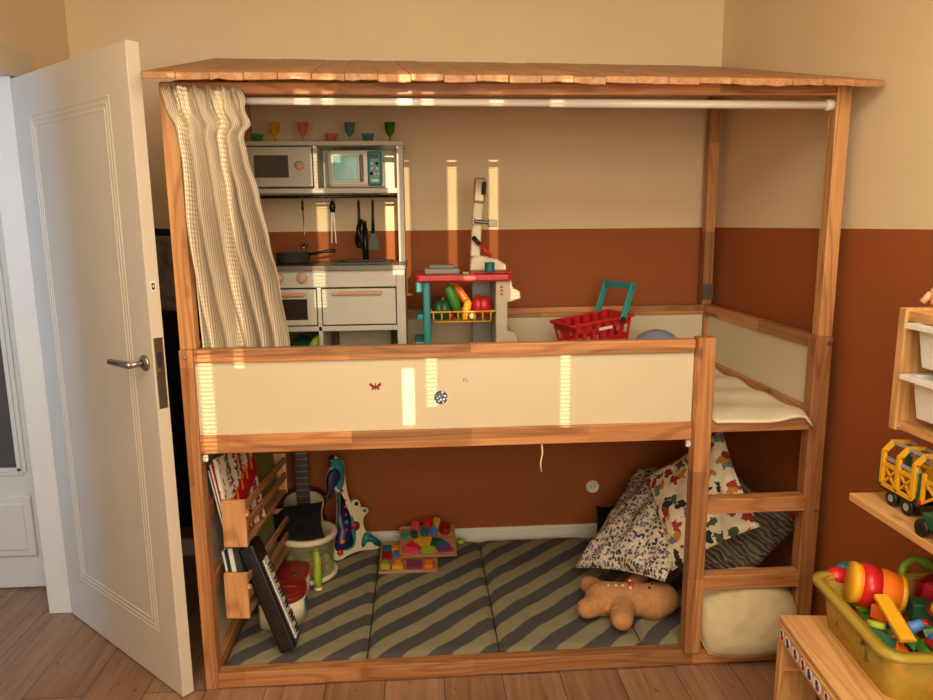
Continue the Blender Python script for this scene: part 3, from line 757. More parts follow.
# cups on top
def goblet(x, mat, label):
    o = MB().lathe([(.0001, 0), (.016, 0), (.016, .003), (.004, .008), (.004, .026), (.012, .036), (.019, .050), (.022, .084), (.0205, .084), (.017, .051), (.010, .040), (.0001, .037)], (x, .84, 1.8622), 20).build('goblet', mat)
    tag(o, label, 'goblet', 'toy glasses on top of the kitchen'); origin(o, (x, .84, 1.8622))
def tumbler(x, mat, label):
    o = MB().lathe([(.0001, 0), (.019, 0), (.022, .028), (.026, .030), (.026, .040), (.024, .040), (.019, .006), (.0001, .004)], (x, .84, 1.8622), 20).build('tumbler', mat)
    tag(o, label, 'tumbler', 'toy glasses on top of the kitchen'); origin(o, (x, .84, 1.8622))
tumbler(.099, 'g_green', 'low green toy glass on the kitchen top beside the curtain')
goblet(.170, 'g_yellow', 'yellow stemmed toy goblet on the kitchen top')
goblet(.285, 'g_pink', 'pink stemmed toy goblet on the kitchen top')
tumbler(.397, 'g_pink', 'low pink toy glass on the kitchen top')
goblet(.474, 'g_teal', 'blue grey stemmed toy goblet on the kitchen top')
tumbler(.547, 'g_teal', 'low blue grey toy glass on the kitchen top')
goblet(.637, 'g_dgreen', 'olive green stemmed toy goblet at the right end of the kitchen top')
# toy microwave
mw = thing('toy_microwave', 'small white and teal toy microwave in the right bay of the kitchen top cabinet', 'toy microwave', (.495, .82, 1.680))
MB().box((.386, .765, 1.684), (.606, .90, 1.832)).build('housing', 'white2', mw, bevel=.022, seg=4)
MB().box((.401, .758, 1.704), (.530, .768, 1.816)).build('door', 'white2', mw, bevel=.012, seg=3)
MB().box((.410, .755, 1.712), (.508, .760, 1.808)).build('window', 'aqua', mw, bevel=.006, seg=2)
MB().box((.515, .745, 1.706), (.530, .760, 1.812)).build('door_handle', plain('dusty_brown', S(132, 104, 88), .4), mw, bevel=.005)
cp_ = MB().box((.545, .757, 1.690), (.603, .80, 1.826)).build('control_panel', 'teal', mw, bevel=.010, seg=3)
MB().box((.556, .754, 1.796), (.590, .758, 1.814)).build('display', 'black', cp_)
for i, (x, z) in enumerate(((.564, 1.777), (.585, 1.777), (.564, 1.757), (.585, 1.757), (.562, 1.737), (.574, 1.737), (.588, 1.737))):
    MB().cyl((x, .757, z), .0065, .004, 14, (0, -1, 0)).build('button', 'white2' if i % 3 != 1 else 'black', cp_)
MB().box((.560, .753, 1.704), (.590, .758, 1.716)).build('start_button', 'white2', cp_, bevel=.004)

# ================================================================== TOY SHOP STAND
st = thing('toy_shop_stand', 'toy market stand with red counter, teal leg and beige till tower on the bed deck', 'toy stand', (.92, .67, .872))
T_ = frame((0, 0, 0), (1, 0, 0), (0, 1, 0), (0, 0, 1))
cpoly = [(.732, .575), (.745, .56), (1.095, .56), (1.112, .58), (1.112, .80), (1.095, .815), (.745, .815), (.732, .80)]
MB().prism(cpoly, 1.312, 1.340).build('counter', 'red', st, bevel=.007, seg=3)
lg = MB().box((.758, .585, .874), (.786, .79, 1.312)).box((.730, .60, 1.268), (.760, .78, 1.312)).box((.732, .60, 1.158), (.760, .78, 1.182)).box((.722, .585, .93), (.760, .79, 1.075)).box((.722, .57, .874), (.795, .81, .905)).build('leg', 'teal', st, bevel=.006); lg['label'] = 'teal leg'
rg = MB(frame((0, .585, 0), (1, 0, 0), (0, 0, 1), (0, -1, 0))).prism([(1.045, .874), (1.150, .874), (1.150, .93), (1.132, 1.09), (1.118, 1.105), (1.092, 1.112), (1.092, 1.225), (1.145, 1.240), (1.142, 1.268), (1.112, 1.285), (1.108, 1.312), (1.045, 1.312)], -.20, 0).build('leg', 'beigepl', st, bevel=.005); rg['label'] = 'beige moulded leg'
m = MB()
for z in (1.255, 1.270, 1.284): m.box((1.062, .582, z), (1.074, .586, z + .008))
m.build('red_marks', 'red', rg)
MB().box((.965, .775, .88), (1.045, .80, 1.312)).build('back_board', 'greypl', st, bevel=.003)
# basket
m = MB()
B0, B1, YA, YB_, Z0, Z1 = .790, 1.035, .600, .715, 1.150, 1.190
m.tube([(.772, YA, 1.192), (B0 - .004, YA, Z1), (B1 + .004, YA, Z1), (1.048, YA, 1.194)], .004, 8)
m.tube([(B0, YB_, Z1), (B1, YB_, Z1)], .004, 8)
for x in (B0, B1): m.tube([(x, YA, Z1), (x, YB_, Z1)], .004, 8)
m.tube([(B0 + .012, YA, Z0), (B1 - .012, YA, Z0)], .0035, 8).tube([(B0 + .012, YB_, Z0), (B1 - .012, YB_, Z0)], .0035, 8)
for k in range(8):
    x = B0 + .008 + (B1 - B0 - .016) * k / 7
    m.tube([(x, YA, Z1), (x, YA, Z0), (x, YB_, Z0), (x, YB_, Z1)], .0032, 6)
m.build('wire_basket', 'mustard', st)
# till tower: foot, column, head
MB(frame((0, .70, 0), (1, 0, 0), (0, 0, 1), (0, -1, 0))).prism([(.952, 1.345), (1.100, 1.345), (1.100, 1.368), (1.070, 1.388), (1.020, 1.402), (.985, 1.405), (.958, 1.398)], -.09, 0).build('till_foot', 'cream', st, bevel=.006)
MB().box((.945, .59, 1.3398), (1.108, .81, 1.348)).build('till_base', 'redd', st, bevel=.003)
MB().bar((.975, .73, 1.40), (.993, .75, 1.64), .040, .035, (0, 1, 0)).build('till_column', 'cream', st, bevel=.006)
hd = MB().bar((.991, .735, 1.615), (.999, .75, 1.715), .048, .05, (0, 1, 0)).build('till_head', plain('warm_metal_plastic', S(186, 164, 126), .25, .5), st, bevel=.008)
MB().bar((1.010, .708, 1.65), (1.014, .72, 1.70), .018, .01, (0, 1, 0)).build('slot', 'dark', hd, bevel=.002)
MB().tube([(.968, .70, 1.545), (1.055, .70, 1.535)], .008, 10).box((1.028, .69, 1.522), (1.062, .712, 1.55)).box((.962, .695, 1.532), (.972, .72, 1.56)).build('clamp', 'dmetal', st, bevel=.002)
ss = MB().tube([(.990, .685, 1.455), (1.035, .672, 1.402)], .007, 10).build('scanner', 'red', st)
MB().tube([(.966, .70, 1.48), (.992, .685, 1.452)], [.010, .009], 10).build('scanner_head', 'black', ss)
# goods on the counter
o = MB().box((.766, .60, 1.3405), (.905, .72, 1.362)).box((.785, .62, 1.362), (.885, .71, 1.374)).build('till_tray', 'greypl', bevel=.005)
tag(o, 'grey toy card terminal lying at the left of the red counter', 'toy till'); origin(o, (.835, .66, 1.3405))
o = MB().box((.915, .60, 1.3405), (.942, .66, 1.347)).build('toy_note', 'green', bevel=.001)
tag(o, 'flat green toy banknote piece on the red counter', 'toy money'); origin(o, (.93, .63, 1.3405))
o = MB().cyl((1.022, .592, 1.3485), .020, .036, 20).build('toy_cup', 'teald', bevel=.004)
tag(o, 'small dark teal cup at the right front of the red counter', 'toy cup'); origin(o, (1.022, .592, 1.3485))
# vegetables in the wire basket
def veg(name, label, m, mats, p, stem=None):
    r = thing(name, label, 'toy vegetable', p, group='toy vegetables in the wire basket')
    m.build('flesh', mats, r)
    if stem: stem.build('stem', 'green', r)
def pepper(c, r):
    m = MB()
    for k in range(4):
        a = k * PI / 2 + .5; m.ell((c[0] + .4 * r * math.cos(a), c[1] + .4 * r * math.sin(a), c[2]), (r * .68, r * .68, r), n=14, m=9)
    return m
veg('toy_pepper', 'dark green toy pepper at the left end of the wire basket', pepper((.836, .655, 1.192), .040), 'dgreen', (.836, .655, 1.153), MB().tube([(.836, .655, 1.225), (.840, .65, 1.243)], .005, 8))
veg('toy_pepper', 'red toy pepper at the right end of the wire basket', pepper((.995, .66, 1.205), .042), 'red', (.995, .66, 1.165), MB().tube([(.995, .66, 1.243), (.997, .655, 1.258)], .005, 8))
veg('toy_cucumber', 'light green toy cucumber leaning in the middle of the wire basket', MB().tube([(.853, .63, 1.292), (.860, .63, 1.285), (.885, .635, 1.225), (.900, .64, 1.170)], [.010, .020, .022, .012], 14), 'green', (.9, .64, 1.16))
veg('toy_carrot', 'orange toy carrot leaning behind the cucumber', MB().tube([(.884, .665, 1.290), (.898, .665, 1.275), (.935, .66, 1.225), (.950, .66, 1.17)], [.008, .018, .016, .004], 14), 'orange', (.95, .66, 1.16))
veg('toy_corn', 'yellow toy corn cob standing in front of the carrot', MB().tube([(.942, .622, 1.235), (.938, .622, 1.225), (.926, .62, 1.185), (.920, .62, 1.156)], [.006, .016, .017, .008], 14), 'yellow', (.92, .62, 1.155))
veg('toy_garlic', 'white toy garlic bulb beside the corn cob', MB().lathe([(.0001, -.014), (.013, -.008), (.015, 0), (.008, .012), (.003, .02), (.0001, .021)], (.955, .622, 1.170), 16), 'cream', (.955, .622, 1.156))
veg('toy_tomato', 'small red toy tomato between pepper and corn cob', MB().ell((.868, .622, 1.172), (.017, .017, .016)), 'redd', (.868, .622, 1.156))

# red shopping basket with teal handle
BT = axes((1.475, .74, 1.080), (.93, .34, .10), (-.36, .93, 0))
sb = thing('shopping_basket', 'red plastic toy shopping basket with teal swing handle on the deck behind the guard rail', 'toy basket', T=BT)
def ring(z, w, h): return [(-w, -h, z), (w, -h, z), (w, h, z), (-w, h, z)]
m = MB(BT)
lv = [(-.175, .098, .052), (-.135, .100, .055), (-.085, .114, .064), (-.03, .128, .072), (.055, .142, .082)]
R_ = [ring(*l) for l in lv]
for k in range(4):
    j = (k + 1) % 4
    def lp_(l, t): return V(R_[l][k]).lerp(V(R_[l][j]), t)
    for l in (0, 1): m._add([lp_(l, 0), lp_(l, 1), lp_(l + 1, 1), lp_(l + 1, 0)], [(0, 1, 2, 3)], False)
    n_ = 6 if k % 2 == 0 else 3
    for q in range(n_ + 1):
        a, b = max(0, (q - .2) / n_), min(1, (q + .2) / n_)
        for l in (2, 3): m._add([lp_(l, a), lp_(l, b), lp_(l + 1, b), lp_(l + 1, a)], [(0, 1, 2, 3)], False)
    def at2(l, dt, t): return lp_(l, t).lerp(V(R_[l + 1][k]).lerp(V(R_[l + 1][j]), t), dt)
    m._add([at2(2, .85, 0), at2(2, .85, 1), at2(3, .12, 1), at2(3, .12, 0)], [(0, 1, 2, 3)], False)
    m._add([at2(3, .62, 0), at2(3, .62, 1), at2(3, 1, 1), at2(3, 1, 0)], [(0, 1, 2, 3)], False)
m._add(R_[0], [(0, 1, 2, 3)], False)
m.build('basket_body', 'red', sb, solid=.005)
m = MB(BT); rp = ring(.055, .148, .088)
for k in range(4): m.bar(rp[k], rp[(k + 1) % 4], .016, .012)
m.build('rim', 'red', sb, bevel=.003)
m = MB(BT); hy = .096
m.bar((.085, -hy, .040), (.150, -hy, .185), .012, .028, (1, 0, 0)).bar((.085, hy, .040), (.150, hy, .185), .012, .028, (1, 0, 0)).bar((.146, -hy - .006, .178), (.146, hy + .006, .178), .024, .028)
hn = m.build('swing_handle', 'teal', sb, bevel=.004)
MB(BT).cyl((.085, -hy - .004, .048), .012, .006, 16, (0, -1, 0)).build('pivot', 'dark', hn)
MB(BT).box((-.02, -.0815, .016), (.045, -.079, .028)).build('label_strip', 'white2', sb)
o = MB().ell((1.715, .62, .988), (.112, .112, .112), n=32, m=20).build('ball', 'ball'); tag(o, 'blue grey ball on the deck behind the guard rail', 'ball'); origin(o, (1.715, .62, .876))

# ================================================================== BOOK RACKS AND BOOKS AT THE LEFT END
def rack(T, label, L):
    r = thing('book_rack', label, 'book rack', T=T)
    for y in (0, L - .014): MB(T).box((-.040, y, 0), (.040, y + .014, .165)).build('end_board', 'rack', r, bevel=.002)
    MB(T).box((-.038, .014, .004), (.038, L - .014, .016)).build('base_board', 'rack_y', r, bevel=.001)
    for z in (.062, .126): MB(T).box((.030, .012, z), (.040, L - .012, z + .026)).build('rail', 'rack_y', r, bevel=.002)
    MB(T).box((-.040, .012, .10), (-.032, L - .012, .135)).build('rail', 'rack_y', r, bevel=.002)
    MB(T).cyl((.038, .008, .115), .008, .010, 14, (1, 0, 0)).build('peg', 'rack', r)
d5 = V((.09, .995, 0)).normalized()
RT1 = axes((.112, .07, .475), (d5.y, -d5.x, 0), d5); RT2 = axes((.103, .07, .215), (d5.y, -d5.x, 0), d5)
rack(RT1, 'upper light wooden book rack fixed at the left end of the bed', .50)
rack(RT2, 'lower light wooden book rack fixed at the left end of the bed', .56)
def book(T0, y, w, h, th, lean, mat, label, band=False, x=0, turn=0):
    R = Matrix.Rotation(-turn, 4, 'Z') @ Matrix.Rotation(-lean, 4, 'Y'); T = T0 @ Matrix.Translation((x, y, .018)) @ R
    r = thing('book', label, 'book', T=T, group='books in the racks')
    MB(T).box((-th / 2, 0, 0), (-th / 2 + .002, w, h)).box((th / 2 - .002, 0, 0), (th / 2, w, h)).box((-th / 2, w - .002, 0), (th / 2, w, h)).build('cover', mat, r)
    MB(T).box((-th / 2 + .002, .002, .002), (th / 2 - .002, w - .002, h - .002)).build('pages', 'pages', r)
    if band:
        Tb = T @ frame((th / 2 + .0004, 0, 0), (0, 1, 0), (0, 0, 1), (1, 0, 0))
        b = MB(Tb).prism([(0, .03), (0, .10), (w, .245), (w, .165)], 0, .0006).build('title_band', 'redd', r)
        m = MB(Tb)
        for k in range(5):
            a = .03 + k * .038; z = .075 + a * .62
            m.bar((a, z, .0012), (a + .004, z + .045, .0012), .009, .0008, (0, 0, 1)); m.bar((a, z + .03, .0012), (a + .018, z + .048, .0012), .008, .0008, (0, 0, 1))
        m.build('title_lettering', 'orange', b)
book(RT1, .016, .215, .285, .016, .16, 'bookred', 'patterned picture book with a red diagonal title band in the upper rack', True, x=-.016, turn=.22)
book(RT1, .016, .20, .27, .010, .17, 'redd', 'thin dark red book leaning left of the banded picture book', x=-.027)
book(RT1, .018, .19, .25, .009, .18, 'bookblue', 'thin blue book leaning on the bed end in the upper rack', x=-.036)
book(RT1, .245, .21, .27, .020, .10, 'bookgreen', 'olive green book farther back in the upper rack', x=.006)
book(RT1, .25, .2, .25, .014, .10, 'bookgrey', 'grey book behind the olive book in the upper rack', x=-.016)
book(RT2, .02, .2, .23, .020, .12, 'bookgrey', 'grey book at the near end of the lower rack', x=.008)
book(RT2, .02, .19, .22, .012, .14, 'bookblue', 'blue book beside the grey one in the lower rack', x=-.014)
book(RT2, .24, .2, .24, .022, .08, 'bookgreen', 'green book at the middle of the lower rack', x=.004)
book(RT2, .245, .2, .22, .012, .08, 'bookred', 'patterned book at the far end of the lower rack', x=-.02)

# ================================================================== TOYS ON THE MAT
def chaikin(p, n=2):
    for _ in range(n):
        q = []
        for i in range(len(p)):
            a, b = V(p[i]), V(p[(i + 1) % len(p)]); q += [tuple(a * .75 + b * .25), tuple(a * .25 + b * .75)]
        p = q
    return p
# keyboard leaning on the racks
ka = V((.122, .135, .448)) - V((.262, .080, .078)); 
KT = axes((.264, .078, .076), ka, (-.10, .99, .0))
kbd = thing('toy_keyboard', 'black toy keyboard standing on end, leaning on the book racks', 'toy keyboard', T=KT)
kl = ka.length
# local x along the length, y away from the camera, z is the outward (key) side or its opposite
sg = -1 if KT.to_3x3().col[2].x < 0 else 1
MB(KT).box((0, 0, -.030), (kl, .13, .030)).build('case', 'black', kbd, bevel=.012, seg=3)
MB(KT).box((.018, -.002, -.012), (kl - .03, .004, .010)).build('grip_edge', 'black', kbd, bevel=.004)
nk = 22
for i in range(nk):
    x = .025 + i * (kl - .10) / nk
    MB(KT).box((x, .030, sg * .028), (x + (kl - .10) / nk - .0012, .095, sg * .0345)).build('white_key', 'white2', kbd)
for i in range(nk - 1):
    if i % 7 in (2, 6): continue
    x = .025 + (i + 1) * (kl - .10) / nk
    MB(KT).box((x - .003, .055, sg * .0345), (x + .003, .097, sg * .040)).build('black_key', 'black', kbd)
cols = ['red', 'blue', 'yellow', 'green', 'pink', 'teal']
for i in range(8):
    MB(KT).cyl((.06 + i * .035, .112, sg * .028), .006, .006, 12, (0, 0, sg)).build('button', cols[i % 6], kbd)

# tub with red lid
tb = thing('toy_tub', 'cream tub with embossed red lid behind the toy keyboard', 'tub', (.195, .40, .062))
kid = chaikin([(.115, .27), (.145, .245), (.24, .245), (.288, .29), (.288, .37), (.266, .41), (.276, .45), (.276, .52), (.245, .545), (.15, .545), (.115, .52)], 3)
MB().prism(kid, .062, .163, True).build('tub_body', 'cream', tb)
def grow(p, k):
    cx = sum(a for a, b in p) / len(p); cy_ = sum(b for a, b in p) / len(p); return [(cx + (a - cx) * k, cy_ + (b - cy_) * k) for a, b in p]
ld = MB().prism(grow(kid, 1.05), .162, .182, True).prism(grow(kid, .93), .182, .187, True).build('lid', plain('lid_red', S(132, 36, 26), .35), tb, bevel=.004)
m = MB()
for k in range(9): m.tube([(.165 + k * .010, .325 + .004 * (k % 2), .1875), (.170 + k * .010, .338 - .005 * (k % 3), .1875), (.175 + k * .010, .325, .1875)], .0016, 5)
m.tube([(.17, .366, .1875), (.20, .37, .1875)], .0015, 5)
m.build('embossed_script', plain('lid_script', S(176, 70, 54), .4), ld)
MB().cyl((.232, .425, .187), .010, .004, 12).build('lid_knob', 'dmetal', ld)
MB().box((.285, .300, .085), (.2892, .355, .150)).build('label', 'teal', tb)
MB().box((.2888, .308, .092), (.2900, .335, .143)).build('label_print', 'redd', tb)

# see-through drum
DC = (.245, .685)
dr = thing('toy_drum', 'clear toy drum with cream rims and coloured balls inside', 'toy drum', (DC[0], DC[1], .062))
MB().lathe([(.100, 0), (.118, 0), (.122, .008), (.118, .018), (.112, .020), (.100, .012), (.0001, .010)], (DC[0], DC[1], .058), 40).build('base_rim', 'cream', dr)
MB().lathe([(.108, 0), (.108, .155)], (DC[0], DC[1], .074), 40).build('clear_wall', 'clear', dr)
MB().lathe([(.106, 0), (.120, .002), (.126, .012), (.124, .024), (.112, .028), (.098, .024), (.094, .018), (.0001, .016)], (DC[0], DC[1], .226), 40).build('top_rim', 'cream', dr)
random.seed(3)
for i in range(14):
    a = i * 2.4; rr = .085 * math.sqrt((i % 7 + 1) / 8)
    a2 = -PI / 2 + (i % 7 - 3) * .42
    p = (DC[0] + .082 * math.cos(a2), DC[1] + .082 * math.sin(a2), .092 + .034 * (i // 7) + .012 * (i % 2))
    MB().ell(p, (.017, .017, .017), n=12, m=8).build('ball', ['mustard', 'red', 'green', 'orange', 'yellow', 'redd', 'lime'][i % 7], dr)
# shaker leaning on it
o = thing('shaker', 'yellow green toy shaker tube leaning on the clear drum', 'shaker', (.305, .535, .062))
MB().tube([(.305, .528, .068), (.304, .535, .11), (.302, .548, .16), (.298, .552, .225)], [.013, .016, .016, .014], 16).build('tube', 'lime', o)
MB().tube([(.305, .527, .062), (.305, .529, .072)], [.017, .017], 16).build('end_cap', 'cream', o)
MB().tube([(.298, .552, .222), (.298, .553, .236)], [.015, .012], 16).build('end_cap', 'clear', o)
# black cloth on the drum
o = pillow(axes((.205, .61, .322), (1, -.05, .10), (-.25, .40, .90)), .25, .15, .07, wr=.022, seed=9, pinch=.10).build('cloth_bag', 'blackcloth')
tag(o, 'crumpled black cloth bag lying on top of the clear drum', 'bag'); origin(o, (.235, .64, .255))

# small guitar
GT = axes((.205, .865, .062), (1, .05, .02), (-.035, .150, 1))
gu = thing('toy_guitar', 'small cream topped guitar leaning on the rust wall behind the drum', 'guitar', T=GT)
half = [(0, 0), (.05, .002), (.095, .03), (.112, .075), (.102, .125), (.084, .160), (.086, .190), (.098, .225), (.092, .262), (.060, .288), (.02, .292)]
gp = chaikin(half + [(-x, y) for x, y in half[::-1][:-1]], 2)
MB(GT).prism(gp, -.055, .0, True).build('body', plain('guitar_side', S(52, 38, 30), .35), gu)
MB(GT).prism(grow(gp, .94), .0, .003, True).build('soundboard', 'woodbrown', gu)
MB(GT).cyl((0, .165, .003), .032, .001, 28).build('sound_hole', 'dark', gu)
MB(GT).box((-.035, .055, .003), (.035, .070, .010)).build('bridge', 'black', gu, bevel=.003)
nk_ = MB(GT).box((-.030, .20, .004), (.030, .78, .016), taper=1).build('fretboard', 'frets', gu, bevel=.002)
m = MB(GT)
for k in range(20): m.bar((-.030, .21 + k * .028, .0165), (.030, .21 + k * .028, .0165), .002, .002)
m.build('frets', 'metal', nk_)
m = MB(GT)
for k in range(6): m.tube([(-.02 + k * .008, .063, .012), (-.018 + k * .0072, .78, .020)], .0007, 4)
m.build('strings', 'metal', gu)
MB(GT).prism([(-.028, .78), (.028, .78), (.036, .90), (-.036, .90)], -.008, .006).build('headstock', 'frets', gu)

# dog shaped guitar
HT = frame((.335, .77, .070), (.87709627, .48031462, 0), (-.06715392, .12262889, .99017802), (.47559698, -.86848144, .13981235))
dg = thing('dog_toy_guitar', 'blue and white dog shaped toy guitar with coloured buttons standing by the wall', 'toy guitar', T=HT)
OUT = [(0.0, 0.004), (0.018, -0.008), (0.043, -0.008), (0.074, 0.004), (0.128, 0.01), (0.187, -0.001), (0.229, -0.008), (0.24, 0.029), (0.21, 0.053), (0.174, 0.086), (0.162, 0.105), (0.16, 0.137), (0.166, 0.16), (0.192, 0.173), (0.19, 0.194), (0.165, 0.203), (0.155, 0.202), (0.155, 0.229), (0.14, 0.247), (0.114, 0.238), (0.116, 0.222), (0.103, 0.253), (0.096, 0.309), (0.094, 0.372), (0.096, 0.43), (0.073, 0.444), (0.057, 0.461), (0.04, 0.448), (0.042, 0.413), (0.025, 0.388), (0.013, 0.352), (0.026, 0.321), (0.055, 0.302), (0.054, 0.24), (0.045, 0.164), (0.03, 0.098), (0.013, 0.048)]
EAR = [(0.028, 0.4), (0.053, 0.407), (0.071, 0.384), (0.068, 0.354), (0.045, 0.331), (0.027, 0.312), (0.021, 0.29), (0.007, 0.274), (-0.015, 0.286), (-0.018, 0.298), (0.002, 0.302), (0.006, 0.336), (0.008, 0.374)]
BODY = [(0.05, 0.305), (0.050, 0.24), (0.041, 0.164), (0.026, 0.098), (0.012, 0.046), (0.03, 0.03), (0.064, 0.034), (0.102, 0.04), (0.113, 0.061), (0.095, 0.097), (0.103, 0.174), (0.084, 0.233), (0.072, 0.285)]
TEAL = [(0.038, 0.413), (0.036, 0.437), (0.061, 0.452), (0.088, 0.434), (0.092, 0.396), (0.086, 0.33), (0.065, 0.30), (0.050, 0.31), (0.045, 0.35)]
FOOT = [(0.172, 0.092), (0.21, 0.055), (0.238, 0.029), (0.232, 0.003), (0.206, 0.014), (0.191, 0.038), (0.166, 0.044), (0.151, 0.02), (0.139, 0.027), (0.147, 0.069)]
TRIM = [(.10, .18), (.113, .17), (.118, .11), (.112, .05), (.098, .032), (.06, .027), (.06, .034), (.096, .04), (.107, .058), (.097, .10), (.104, .17)]
MB(HT).prism(chaikin(OUT), -.035, 0, True).build('body', 'cream', dg, bevel=.004)
MB(HT).prism(chaikin(BODY), -.004, .006, True).build('fret_panel', 'navy', dg)
MB(HT).prism(chaikin(TRIM), 0, .008, True).build('blue_border', 'teal', dg)
MB(HT).prism(chaikin(TEAL), -.036, .008, True).build('head', 'teal', dg)
MB(HT).prism(chaikin(EAR), -.006, .020, True).build('ear', 'navy', dg, bevel=.004)
MB(HT).ell((.044, .452, -.01), (.014, .011, .016)).build('nose', 'black', dg)
MB(HT).prism(chaikin(FOOT), 0, .007, True).build('foot_patch', 'teald', dg)
MB(HT).prism([(.155, .03), (.172, .05), (.185, .075), (.172, .088), (.16, .06), (.148, .04)], .007, .010, True).build('bone_mark', 'teal', dg)
for (x, y), r, c in (((.050, .073), .012, 'orange'), ((.119, .127), .021, 'redd'), ((.036, .027), .015, 'red'), ((.074, .120), .010, 'redd'), ((.078, .155), .010, 'blue'), ((.078, .190), .009, 'purple'), ((.082, .225), .006, 'orange'), ((.082, .252), .006, 'red'), ((.070, .300), .008, 'purple')):
    MB(HT).lathe([(.0001, .010), (r * .7, .010), (r, .004), (r, -.002)], (x, y, .004), 18).build('button', c, dg)
for (x, y), c in (((.135, .226), 'dark'), ((.172, .186), 'teal')):
    MB(HT).cyl((x, y, 0), .009, .006, 16).build('tuner_dot', c, dg)

# two wooden shape puzzles with their pieces
P1 = axes((.670, .772, .064), (1, .0, 0), (0, 1, .06)); P2 = axes((.757, .835, .108), (1, .01, 0), (0, 1, .30))
for T, lab in ((P1, 'lower wooden puzzle board lying flat on the mat'), (P2, 'upper wooden puzzle board resting tilted on the other one')):
    r = thing('puzzle_board', lab, 'puzzle', T=T)
    MB(T).box((-.128, -.125 if T is P1 else -.100, 0), (.128, .125 if T is P1 else .100, .008)).build('base', 'puzzle_wood', r, bevel=.002)
    m = MB(T); h = .125 if T is P1 else .100
    for a, b in (((-.128, -h), (.128, -h + .008)), ((-.128, h - .008), (.128, h)), ((-.128, -h), (-.120, h)), ((.120, -h), (.128, h))): m.box((a[0], a[1], .007), (b[0], b[1], .014))
    m.build('rim', 'puzzle_wood', r, bevel=.002)
CN = dict(pink='pink', red='red', orange='orange', yellow='yellow', teal='teal', teald='dark teal', dgreen='dark green', blue='blue', purple='purple', redd='dark red', lime='pale green', mustard='mustard')
def piece(T, m, col, name, label):
    o = m.build(name, col); tag(o, label, 'puzzle piece', 'wooden puzzle pieces')
    c = T @ V(PP); origin(o, c)
def flat(T, poly, h, col, label, z0=.0082):
    global PP
    cx = sum(p[0] for p in poly) / len(poly); cy_ = sum(p[1] for p in poly) / len(poly); PP = (cx, cy_, z0)
    piece(T, MB(T).prism(poly, z0, z0 + h), col, 'puzzle_piece', label)
arc = ['pink', 'red', 'mustard', 'yellow', 'dgreen', 'teald', 'purple']
for i, c in enumerate(arc):
    a0, a1 = PI - i * PI / 7, PI - (i + 1) * PI / 7 + .02
    ri, ro = .045, .108
    pts = [(ro * math.cos(a0 + (a1 - a0) * k / 4), -.080 + ro * .85 * math.sin(a0 + (a1 - a0) * k / 4)) for k in range(5)] + [(ri * math.cos(a1 + (a0 - a1) * k / 4), -.080 + ri * .85 * math.sin(a1 + (a0 - a1) * k / 4)) for k in range(5)]
    flat(P2, pts, .012, c, '%s wedge of the rainbow arc on the upper puzzle board' % CN[c])
def disc(x, y, r, k=14, sy=1): return [(x + r * math.cos(2 * PI * i / k), y + sy * r * math.sin(2 * PI * i / k)) for i in range(k)]
flat(P2, disc(0, -.064, .034, 14, .6), .012, 'lime', 'pale green round piece under the rainbow arc of the upper puzzle')
for x, y, r, h, c, lab in ((-.102, .030, .017, .018, 'teal', 'teal round piece at the left of the upper puzzle'), (-.060, .035, .017, .022, 'dgreen', 'dark green round piece left of the stack on the upper puzzle'),
                           (-.012, .045, .018, .030, 'teald', 'dark teal round piece at the middle of the upper puzzle'), (.030, .045, .018, .026, 'blue', 'blue round piece right of the middle of the upper puzzle'),
                           (-.055, .078, .020, .034, 'pink', 'pink round piece at the back of the upper puzzle'), (.0, .085, .022, .046, 'red', 'red block at the back of the upper puzzle'),
                           (.044, .086, .018, .048, 'mustard', 'mustard block at the back right of the upper puzzle'), (.082, .055, .027, .034, 'redd', 'dark red flower block at the right of the upper puzzle')):
    flat(P2, disc(x, y, r, 6 if 'block' in lab else 16), h, c, lab)
def sq(x, y, w, h): return [(x - w / 2, y - h / 2), (x + w / 2, y - h / 2), (x + w / 2, y + h / 2), (x - w / 2, y + h / 2)]
for x, y, w_, h_, t_, c, lab in ((-.098, .060, .034, .040, .018, 'teald', 'dark teal block at the back left of the lower puzzle'), (-.058, .055, .034, .030, .020, 'yellow', 'yellow block beside the dark teal one on the lower puzzle'),
                                 (-.095, .000, .040, .046, .016, 'redd', 'dark red block at the left of the lower puzzle'), (-.050, .005, .034, .050, .016, 'blue', 'blue block near the left of the lower puzzle'),
                                 (-.045, -.050, .026, .024, .018, 'orange', 'small orange block in the second column of the lower puzzle'), (.088, -.088, .034, .044, .018, 'orange', 'orange block at the front right corner of the lower puzzle'),
                                 (.045, -.088, .028, .050, .018, 'purple', 'purple block at the front of the lower puzzle'), (.010, -.088, .030, .050, .018, 'purple', 'purple block left of its twin at the front of the lower puzzle')):
    flat(P1, sq(x, y, w_, h_), t_, c, lab)
flat(P1, [(-.118, -.095), (-.080, -.105), (-.100, -.055)], .024, 'lime', 'pale green triangle at the front left of the lower puzzle')
flat(P1, [(-.068, -.105), (-.025, -.105), (-.025, -.07), (-.036, -.085), (-.046, -.06), (-.056, -.085), (-.068, -.07)], .018, 'yellow', 'yellow crown shaped piece at the front of the lower puzzle')
o = MB().ell((.912, .90, .074), (.020, .018, .014)).build('puzzle_piece', 'lime'); tag(o, 'pale green rounded piece on the mat right of the upper puzzle', 'puzzle piece', 'wooden puzzle pieces'); origin(o, (.912, .9, .06))

